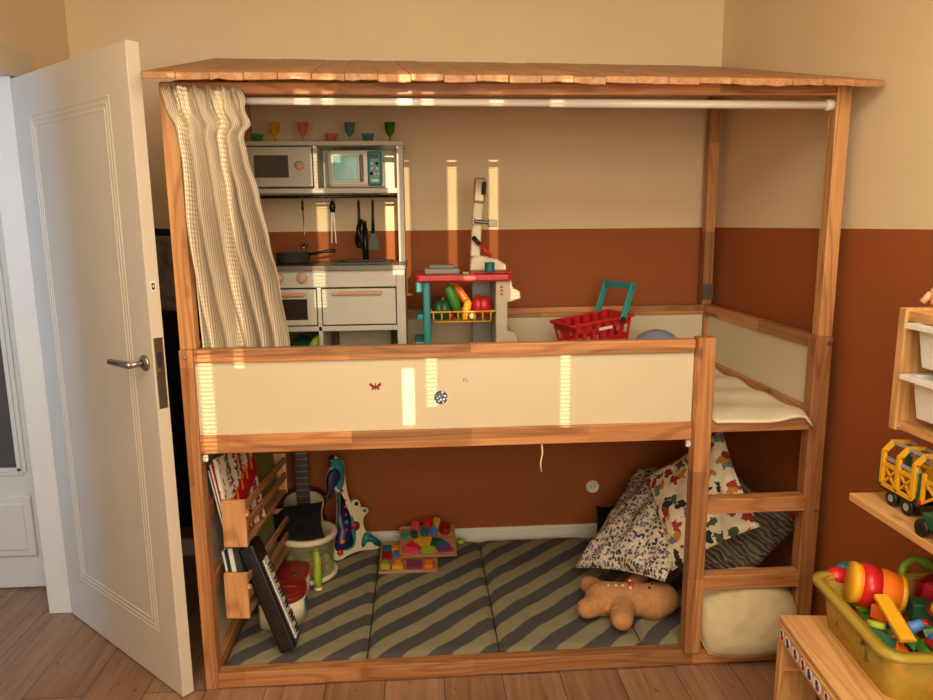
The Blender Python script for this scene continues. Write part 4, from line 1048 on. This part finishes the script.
# dark coat behind the door, its lower length standing in for the gap's shade
ctr = thing('coat', 'dark coat hanging on the back wall behind the open door, lengthened to shade the gap', 'coat', (-.30, .95, 1.55))
pillow(axes((-.30, .925, .86), (1, 0, 0), (0, .02, 1)), .44, 1.40, .12, wr=.03, seed=12, pinch=.05).build('coat_and_gap_shade', 'blackcloth', ctr)
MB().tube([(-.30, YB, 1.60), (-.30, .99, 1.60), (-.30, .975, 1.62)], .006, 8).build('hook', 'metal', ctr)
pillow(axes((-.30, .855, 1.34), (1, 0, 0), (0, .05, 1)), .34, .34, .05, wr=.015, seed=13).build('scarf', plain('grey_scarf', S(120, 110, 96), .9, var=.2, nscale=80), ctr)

# ================================================================== RIGHT WALL: SHELF UNIT, LEDGE, STORAGE FRAME
SY, SE, SX0, SZ0, SZ1 = -.585, -1.47, 1.890, 1.030, 1.328
su = thing('wall_shelf_unit', 'pine wall shelf unit with white pull-out bins on the right wall', 'shelf unit', (2.0, -1.0, SZ0))
for y in (SY, (SY + SE) / 2 + .012, SE):
    x1 = RX(y) - .002
    sp_ = MB().box((SX0, y - .026, SZ0), (x1, y, SZ1)).build('side_panel', 'raw_z', su, bevel=.003)
    if y == SY:
        m = MB()
        for z in (1.045, 1.165, 1.283):
            m.box((SX0 + .004, y - .034, z - .006), (x1, y - .026, z + .001))
        m.build('bin_runner', 'raw_x', sp_, bevel=.002)
        m = MB()
        for z in (1.215, 1.237): m.cyl((SX0 + .055, y - .0255, z), .0035, .001, 10, (0, -1, 0))
        m.build('peg_hole', 'dark', sp_)
MB().box((SX0 + .006, SE, SZ1 - .030), (RX(SY) - .004, SY - .026, SZ1 - .006)).build('top_board', 'raw_y', su, bevel=.002)
MB().box((SX0 + .006, SE, SZ0 + .004), (RX(SY) - .004, SY - .026, SZ0 + .026)).build('bottom_board', 'raw_y', su, bevel=.002)
def wbin(name, label, y0, z, d=.24, w_=.36, h=.098):
    x0 = SX0 - .022
    T = frame((x0, y0 - .012, z), (1, 0, 0), (0, -1, 0), (0, 0, -1))
    r = thing(name, label, 'storage bin', (x0, y0 - .15, z - h), group='white bins in the wall shelf')
    m = MB()
    def rect(i, zz): return [(x0 + i, y0 - .026 - i, zz), (x0 + i, y0 - w_ + i, zz), (x0 + d - i, y0 - w_ + i, zz), (x0 + d - i, y0 - .026 - i, zz)]
    a, b, c = rect(.020, z), rect(.030, z - h), None
    for k in range(4):
        j = (k + 1) % 4; m._add([a[k], a[j], b[j], b[k]], [(0, 1, 2, 3)], False)
    m._add(b, [(0, 1, 2, 3)], False)
    m.build('bin_body', 'binwhite', r, solid=.003, bevel=.008)
    m = MB(); o_ = rect(.0, z)
    for k in range(4):
        j = (k + 1) % 4; m._add([o_[k], o_[j], a[j], a[k]], [(0, 1, 2, 3)], False)
        q, w2 = V(o_[k]), V(o_[j]); dn = V((0, 0, -.010)); m._add([q, w2, w2 + dn, q + dn], [(0, 1, 2, 3)], False)
    m.build('rim', 'binwhite', r, solid=.003)
wbin('storage_bin', 'upper white plastic bin in the pine wall shelf', SY - .030, 1.297)
wbin('storage_bin', 'lower white plastic bin in the pine wall shelf', SY - .030, 1.176)
fg = thing('figurine', 'small peach round figurine standing on the pine wall shelf', 'figurine', (1.985, -.612, SZ1))
MB().ell((1.987, -.600, 1.357), (.030, .030, .030)).build('body', 'skin', fg)
MB().ell((1.992, -.600, 1.404), (.020, .020, .021)).build('head', 'binwhite', fg)
for s_ in (-1, 1): MB().tube([(1.965, -.600 + s_ * .012, 1.360), (1.950, -.600 + s_ * .02, 1.338)], [.009, .008], 10).build('arm', 'skin', fg)
# ledge
o = MB().prism([(1.828, -.552), (1.815, -1.5), (RX(-1.5) - .003, -1.5), (RX(-.57) - .003, -.57)], .830, .850).build('wall_ledge', 'raw_y', bevel=.002); tag(o, 'pine plank ledge on the right wall carrying the toy vehicles', 'shelf'); origin(o, (2.0, -1.0, .83))
# yellow livestock trailer
def trailer(y0, y1, x0, x1, label):
    r = thing('toy_trailer', label, 'toy vehicle', ((x0 + x1) / 2, (y0 + y1) / 2, .850))
    L = y0 - y1
    MB().box((x0 + .004, y1, .880), (x1 - .004, y0, .894)).build('chassis', 'black', r, bevel=.002)
    for yy in (y0 - .045, y0 - .100):
        for xx in (x0 + .002, x1 - .014):
            wl = MB().lathe([(.0001, 0), (.0185, 0), (.0195, .003), (.0195, .009), (.0185, .012), (.0001, .012)], (xx, yy, .8695), 20, (1, 0, 0)).build('wheel', 'black', r)
            MB().cyl((xx - .001 if xx < (x0 + x1) / 2 else xx + .0125, yy, .8695), .009, .0015, 14, (1, 0, 0)).build('hub', 'greypl', wl)
    for xx in (x0, x1):
        for k in range(2):
            a = y0 - .012 - k * (L - .02) / 2; b = a - (L - .02) / 2 + .004; z0, z1 = .896, .948
            m = MB()
            m.bar((xx, a, z0), (xx, b, z0), .007, .009).bar((xx, a, z1), (xx, b, z1), .007, .009).bar((xx, a, z0), (xx, a, z1), .007, .009, (0, 1, 0)).bar((xx, b, z0), (xx, b, z1), .007, .009, (0, 1, 0)).bar((xx, a, z0), (xx, b, z1), .005, .004, (1, 0, 0)).bar((xx, a, z1), (xx, b, z0), .005, .004, (1, 0, 0))
            m.build('gate_panel', 'yellow', r)
    for yy in (y0 - .010, (y0 + y1) / 2, y1 + .010):
        MB().bar((x0, yy, .90), (x0, yy, .980), .009, .010, (0, 1, 0)).bar((x0, yy, .978), (x0 + .022, yy, 1.000), .009, .010, (0, 1, 0)).bar((x0 + .020, yy, 1.0), (x1 - .020, yy, 1.0), .010, .009).bar((x1 - .022, yy, 1.0), (x1, yy, .978), .009, .010, (0, 1, 0)).bar((x1, yy, .98), (x1, yy, .90), .009, .010, (0, 1, 0)).build('arch', 'yellow', r)
    for xx, z in ((x0 + .004, .962), (x0 + .022, 1.0), (x1 - .022, 1.0), (x1 - .004, .962)):
        MB().bar((xx, y0, z), (xx, y1, z), .008, .006).build('clear_bar', 'rail_clear', r)
    for yy in (y0 + .004, y1 - .006):
        
        for xx in (x0 + .002, x1 - .014): MB().box((xx, yy - .003, .884), (xx + .012, yy + .006, .965)).build('green_post', 'dgreen', r, bevel=.001)
    MB().box((x0 + .02, y1 + .05, .895), (x0 + .05, y1 + .075, .95)).build('seat', 'mustard', r, bevel=.003)
trailer(-.598, -.728, 1.872, 1.955, 'yellow toy livestock trailer with crossed side gates on the pine ledge')
tk = thing('toy_truck', 'yellow toy truck coupled in front of the livestock trailer', 'toy vehicle', (1.91, -.84, .85))
MB().box((1.872, -.93, .870), (1.955, -.745, .892)).build('chassis', 'black', tk, bevel=.002)
MB().box((1.872, -.915, .892), (1.955, -.84, .985)).build('cab', 'yellow', tk, bevel=.006)
MB().bar((1.872, -.75, .90), (1.872, -.83, .955), .005, .006).bar((1.872, -.75, .955), (1.872, -.83, .90), .005, .006).bar((1.872, -.75, .955), (1.872, -.83, .955), .006, .008).bar((1.872, -.75, .90), (1.872, -.75, .97), .007, .008, (0, 1, 0)).build('side_gate', 'yellow', tk)
MB().box((1.868, -.752, .896), (1.876, -.742, .906)).build('tail_light', 'red', tk)
for yy in (-.785, -.89):
    for xx in (1.873, 1.942): MB().lathe([(.0001, 0), (.0185, 0), (.0195, .003), (.0195, .009), (.0185, .012), (.0001, .012)], (xx, yy, .8695), 20, (1, 0, 0)).build('wheel', 'black', tk)
tr_ = thing('toy_tractor', 'small green toy tractor on the pine ledge at the right edge', 'toy vehicle', (1.838, -.84, .85))
MB().box((1.832, -.90, .872), (1.862, -.806, .905)).box((1.834, -.90, .905), (1.860, -.86, .945)).build('tractor_body', 'dgreen', tr_, bevel=.004)
for xx in (1.826, 1.860):
    for yy, r_ in ((-.812, .020), (-.885, .026)): MB().lathe([(.0001, 0), (r_ * .95, 0), (r_, .002), (r_, .007), (r_ * .95, .009), (.0001, .009)], (xx, yy, .850 + r_), 20, (1, 0, 0)).build('wheel', 'black', tr_)

# storage frame
fa = V((-.105, -.994, 0)).normalized(); fb = V((.994, -.105, 0)).normalized()
FT = frame((1.662, -.560, 0), fb, -fa, (0, 0, 1))          # x toward the wall, -y toward the viewer
FH = .524
sf = thing('storage_unit', 'low pine storage frame with stickers along its front edge', 'storage frame', T=FT)
FD = .42
MB(FT).box((0, -.90, FH - .018), (FD, 0, FH)).build('top_board', 'raw_y', sf, bevel=.003)
ap = MB(FT).box((-.004, -.87, FH - .058), (.014, -.028, FH - .016)).build('front_apron', 'raw_y', sf, bevel=.002)
sides = []
for y in (-.028, -.90):
    s_ = MB(FT).box((0, y, 0), (FD, y + .028, FH - .018)).build('side_panel', 'raw_z', sf, bevel=.003); sides.append(s_)
    m = MB(FT)
    for z in (.085, .185, .285, .385): m.box((.004, y - .008 if y > -.1 else y + .028, z), (FD, y if y > -.1 else y + .036, z + .012))
    m.build('bin_runner', 'raw_x', s_, bevel=.002)
MB(FT).box((0, -.88, .01), (FD, -.02, .03)).build('bottom_board', 'raw_y', sf, bevel=.002)
MB(FT).box((FD - .012, -.88, .03), (FD - .006, -.02, FH - .02)).build('back_board', 'raw_y', sf)
ST = FT @ frame((-.0045, 0, FH - .037), (0, -1, 0), (0, 0, 1), (-1, 0, 0))
random.seed(11)
for i, u0 in enumerate((.036, .072, .118, .162, .196, .238, .285, .335, .380)):
    w_ = .026 + .008 * (i % 3)
    poly = chaikin([(u0 - w_ / 2 + random.uniform(-.002, .002), -.014), (u0 + w_ / 2, -.014 + random.uniform(-.002, .002)), (u0 + w_ / 2 - .002, .013), (u0, .016), (u0 - w_ / 2, .012)], 2)
    m = MB(ST).prism(poly, 0, .0006)
    m.mat(1).cyl((u0 - .002, .006, .0006), .0065, .0004, 12).mat(2).cyl((u0 + .003, -.004, .0006), .0080, .0004, 12).mat(1).box((u0 - .005, -.012, .0006), (u0 - .001, -.005, .0011)).mat(3).cyl((u0 - .006, -.001, .0006), .003, .0005, 10)
    o = m.build('sticker', ['white2', 'dark', ['redd', 'navy', 'purple'][i % 3], ['orange', 'blue', 'green'][i % 3]], ap)
# dark green bin in the frame
GB = FT @ Matrix.Translation((.0, -.040, 0))
gb = thing('storage_bin', 'dark green bin hanging inside the low storage frame', 'storage bin', T=GB)
m = MB(GB); a = [(.085, -.012, .41), (.085, -.40, .41), (.40, -.40, .41), (.40, -.012, .41)]; b = [(.095, -.022, .20), (.095, -.39, .20), (.39, -.39, .20), (.39, -.022, .20)]
for k in range(4): j = (k + 1) % 4; m._add([a[k], a[j], b[j], b[k]], [(0, 1, 2, 3)], False)
m._add(b, [(0, 1, 2, 3)], False); m.build('bin_body', plain('bin_green', S(44, 66, 54), .4), gb, solid=.004)
m = MB(GB)
for k in range(4): m.bar(a[k], a[(k + 1) % 4], .016, .008)
m.build('rim', plain('bin_rim_green', S(44, 66, 54), .4), gb, bevel=.002)

# yellow translucent bin of toys on top
YT = FT @ Matrix.Translation((.083, -.018, FH))
yb = thing('storage_bin', 'yellow translucent bin full of plastic toys on the low storage frame', 'storage bin', T=YT)
def rr(x0, x1, y0, y1, r, z, n=5):
    p = []
    for cx, cy_, a0 in ((x1 - r, y1 - r, 0), (x0 + r, y1 - r, PI / 2), (x0 + r, y0 + r, PI), (x1 - r, y0 + r, 1.5 * PI)):
        for k in range(n + 1): a_ = a0 + PI / 2 * k / n; p.append((cx + r * math.cos(a_), cy_ + r * math.sin(a_), z))
    return p
YW, YL, YH = .385, .335, .122
m = MB(YT); L0, L1, L2, L3 = rr(.016, YW - .016, -YL + .016, -.016, .03, .001), rr(.004, YW - .004, -YL + .004, -.004, .035, YH - .012), rr(.004, YW - .004, -YL + .004, -.004, .035, YH), None
n_ = len(L0)
for A, B in ((L0, L1), (L1, L2)):
    m._add(A + B, [(k, (k + 1) % n_, n_ + (k + 1) % n_, n_ + k) for k in range(n_)])
m._add(L0, [tuple(range(n_))[::-1]]); m.build('bin_body', 'yellowbin', yb, solid=.003)
m = MB(YT); A = rr(.002, YW - .002, -YL + .002, -.002, .036, YH); B = rr(-.020, YW + .020, -YL - .020, .020, .045, YH); D_ = rr(-.020, YW + .020, -YL - .020, .020, .045, YH - .012)
m._add(A + B, [(k, (k + 1) % n_, n_ + (k + 1) % n_, n_ + k) for k in range(n_)]); m._add(B + D_, [(k, (k + 1) % n_, n_ + (k + 1) % n_, n_ + k) for k in range(n_)])
m.build('rim', clear_mat('yellow_rim', S(184, 158, 62), .75, .25), yb, solid=.003)
# what lies deeper in the bin
m = MB(YT); random.seed(5)
fm = ['orange', 'dgreen', 'red', 'lime', 'mustard', 'green', 'blue', 'redd']
for i in range(120):
    c = V((random.uniform(.038, YW - .038), random.uniform(-YL + .038, -.038), random.uniform(.020, .080)))
    m.mat(i % 8); R = Matrix.Rotation(random.uniform(0, 6), 3, random.choice('XYZ')) @ Matrix.Rotation(random.uniform(0, 6), 3, 'Z')
    s_ = V((random.uniform(.014, .034), random.uniform(.012, .024), random.uniform(.006, .014)))
    if i % 2: m.box(c - s_, c + s_, R)
    else: m.ell(c, s_, R, n=10, m=6)
o = m.build('toy_pieces', fm); tag(o, 'jumble of small plastic toy pieces deep in the yellow bin', 'toys', kind='stuff'); origin(o, YT @ V((YW / 2, -YL / 2, .01)))
def toy(name, label, p): return thing(name, label, 'toy', p, group='toys on top in the yellow bin')
YI = YT.inverted()
# orange barrel with red band
c = V((1.842, -.668, .650)); ax = (V((1.90, -.690, .640)) - V((1.79, -.648, .656))).normalized()
tt = toy('toy_drum', 'orange toy drum with red band and yellow rims lying in the yellow bin', c)
MB().lathe([(.0001, -.055), (.046, -.055), (.050, -.03), (.050, .02), (.043, .052), (.0001, .052)], c, 32, ax).build('drum_shell', 'orange', tt)
MB().lathe([(.0505, -.040), (.0525, -.040), (.0525, .000), (.0505, .000)], c, 32, ax).build('band', 'red', tt)
MB().lathe([(.0001, -.060), (.049, -.060), (.051, -.052), (.049, -.045)], c, 32, ax).build('rim', 'yellow', tt)
MB().lathe([(.044, .046), (.046, .050), (.044, .057), (.0001, .057)], c, 32, ax).build('rim', 'yellow', tt)
# yellow toothed comb
tt = toy('toy_comb', 'orange yellow toothed toy rake lying across the front of the yellow bin', (1.793, -.79, .64))
A_, B_ = V((1.806, -.735, .668)), V((1.790, -.858, .630)); dd = (B_ - A_).normalized()
MB().bar(A_, B_, .030, .012, (0, .3, 1)).build('bar', 'yellow', tt, bevel=.002)
m = MB(); sd = dd.cross(V((0, .3, 1))).normalized()
for k in range(22):
    p = A_.lerp(B_, (k + .5) / 22)
    m.bar(p + sd * .0145 * -1, p - sd * .019, .004, .006)
m.build('teeth', 'yellow', tt)
# green watering spout
tt = toy('toy_spout', 'green curved toy spout rising at the back of the yellow bin', (1.92, -.655, .63))
MB().lathe([(.0001, -.02), (.022, -.02), (.024, 0), (.018, .018), (.012, .03)], (1.910, -.650, .640), 18, (.3, .2, 1)).build('base', 'lime', tt)
MB().tube([(1.915, -.650, .665), (1.928, -.640, .690), (1.958, -.628, .700), (1.990, -.622, .690), (2.010, -.622, .678)], [.008, .008, .008, .011, .018], 14).build('spout', plain('leaf_green', S(120, 160, 50), .35), tt)
# crimson box car
tt = toy('toy_box', 'crimson open toy box at the right of the yellow bin', (1.985, -.715, .62))
MB().box((1.94, -.76, .600), (2.03, -.68, .672), taper=.86).build('box', plain('crimson', S(186, 20, 50), .35), tt, bevel=.008)
MB().box((1.945, -.764, .615), (2.025, -.757, .655)).build('panel', 'purple', tt, bevel=.003)
tt = toy('toy_dome', 'yellow dome with dark red brim in front of the crimson box', (1.935, -.78, .64))
MB().lathe([(.034, 0), (.033, .010), (.022, .022), (.0001, .027)], (1.935, -.785, .648), 22).build('dome', 'yellow', tt)
MB().lathe([(.0001, -.006), (.038, -.006), (.042, .0), (.036, .003)], (1.935, -.785, .646), 22).build('brim', 'redd', tt)
MB().lathe([(.0001, 0), (.006, 0), (.0001, .003)], (1.912, -.800, .668), 14, (-.6, -.5, .6)).build('eye', 'white2', tt)
for nm, lab, m, mat, p in (
    ('toy_block', 'orange toy block between the drum and the front rim of the bin', MB().box((1.79, -.765, .615), (1.835, -.725, .648), Matrix.Rotation(.4, 3, 'Z')), plain('burnt_orange', S(206, 84, 40), .4), (1.81, -.745, .615)),
    ('toy_block', 'crimson toy block at the back left corner of the yellow bin', MB().ell((1.800, -.578, .637), (.030, .024, .022)), 'red', (1.8, -.578, .615)),
    ('toy_block', 'dark teal toy piece behind the orange drum', MB().ell((1.838, -.560, .648), (.034, .016, .014)), 'teald', (1.838, -.56, .634)),
    ('toy_block', 'red toy piece under the green spout', MB().box((1.965, -.665, .610), (2.035, -.625, .650), Matrix.Rotation(.5, 3, 'Z')), 'redd', (2.0, -.645, .61)),
    ('toy_block', 'dark green toy crate right of the orange drum', MB().box((1.895, -.745, .600), (1.940, -.700, .642), Matrix.Rotation(-.3, 3, 'Z')), 'dgreen', (1.917, -.722, .6)),
    ('toy_peg', 'light blue toy peg beside the yellow rake', MB().tube([(1.825, -.815, .632), (1.850, -.822, .648)], [.014, .010], 12), 'blue', (1.837, -.818, .622)),
    ('toy_peg', 'green toy capsule in front of the yellow dome', MB().tube([(1.862, -.845, .632), (1.868, -.846, .635), (1.895, -.850, .636), (1.900, -.851, .634)], [.004, .009, .009, .004], 12), 'green', (1.88, -.848, .625)),
    ('toy_plate', 'flat red toy plate at the front right of the yellow bin', MB().box((1.84, -.885, .612), (1.95, -.845, .622), Matrix.Rotation(-.1, 3, 'Z')), 'redd', (1.9, -.865, .612)),
    ('toy_block', 'olive toy gear between the rake and the front rim', MB().lathe([(.0001, 0), (.020, 0), (.020, .014), (.0001, .014)], (1.775, -.775, .612), 9, (.2, .3, 1)), 'lime', (1.775, -.775, .612))):
    o = m.build(nm, mat, bevel=.003); tag(o, lab, 'toy', 'toys on top in the yellow bin'); origin(o, p)

# ================================================================== CAMERA AND LIGHT
cam = bpy.data.cameras.new('camera'); co = bpy.data.objects.new('camera', cam); C.objects.link(co)
yaw, pitch, roll = 0.06535013, 0.17632239, -0.01000796
cy, sy, cp, sp, cr, sr = math.cos(yaw), math.sin(yaw), math.cos(pitch), math.sin(pitch), math.cos(roll), math.sin(roll)
f = V((sy * cp, cy * cp, -sp)); r = V((cy, -sy, 0)); u = r.cross(f)
co.matrix_world = frame((0.7444355, -2.2035835, 1.5356136), cr * r + sr * u, -sr * r + cr * u, -f)
cam.sensor_width = 36; cam.lens = 36 * 709.945 / 933; cam.clip_start = .05
bpy.context.scene.camera = co

def area(name, loc, target, sx, sy_, power, col):
    l = bpy.data.lights.new(name, 'AREA'); l.shape = 'RECTANGLE'; l.size = sx; l.size_y = sy_; l.energy = power; l.color = col
    o = bpy.data.objects.new(name, l); C.objects.link(o); o.location = loc
    o.rotation_euler = (V(target) - V(loc)).to_track_quat('-Z', 'Y').to_euler(); return o
area('window_glow', (1.0, -3.2, 1.75), (0.9, 0.6, 1.1), 1.9, 1.2, 54, (1.0, .88, .65))
area('ceiling_bounce_fill', (0.8, -1.6, 2.55), (0.8, -1.2, 0), 2.0, 1.6, 50, (1.0, .90, .69))  # unseen fill added under the ceiling for bounced room light
area('hall_light', (-1.15, -1.3, 1.7), (-.95, .7, 1.0), .5, .8, 25, (.38, .60, 1.0))
sl = bpy.data.lights.new('sun', 'SUN'); sl.energy = 5.5; sl.color = (1.0, .80, .48); sl.angle = math.radians(.16)
so = bpy.data.objects.new('sun', sl); C.objects.link(so); so.rotation_euler = V((SDX, 1, SDZ)).to_track_quat('-Z', 'Y').to_euler(); so.location = (1.3, -4.5, 2.2)
wd = bpy.data.worlds.new('world'); bpy.context.scene.world = wd; wd.use_nodes = True
wd.node_tree.nodes['Background'].inputs[0].default_value = (1.0, .85, .65, 1); wd.node_tree.nodes['Background'].inputs[1].default_value = 0.3
vs_ = bpy.context.scene.view_settings; vs_.view_transform = 'Standard'; vs_.look = 'None'; vs_.exposure = 0.03
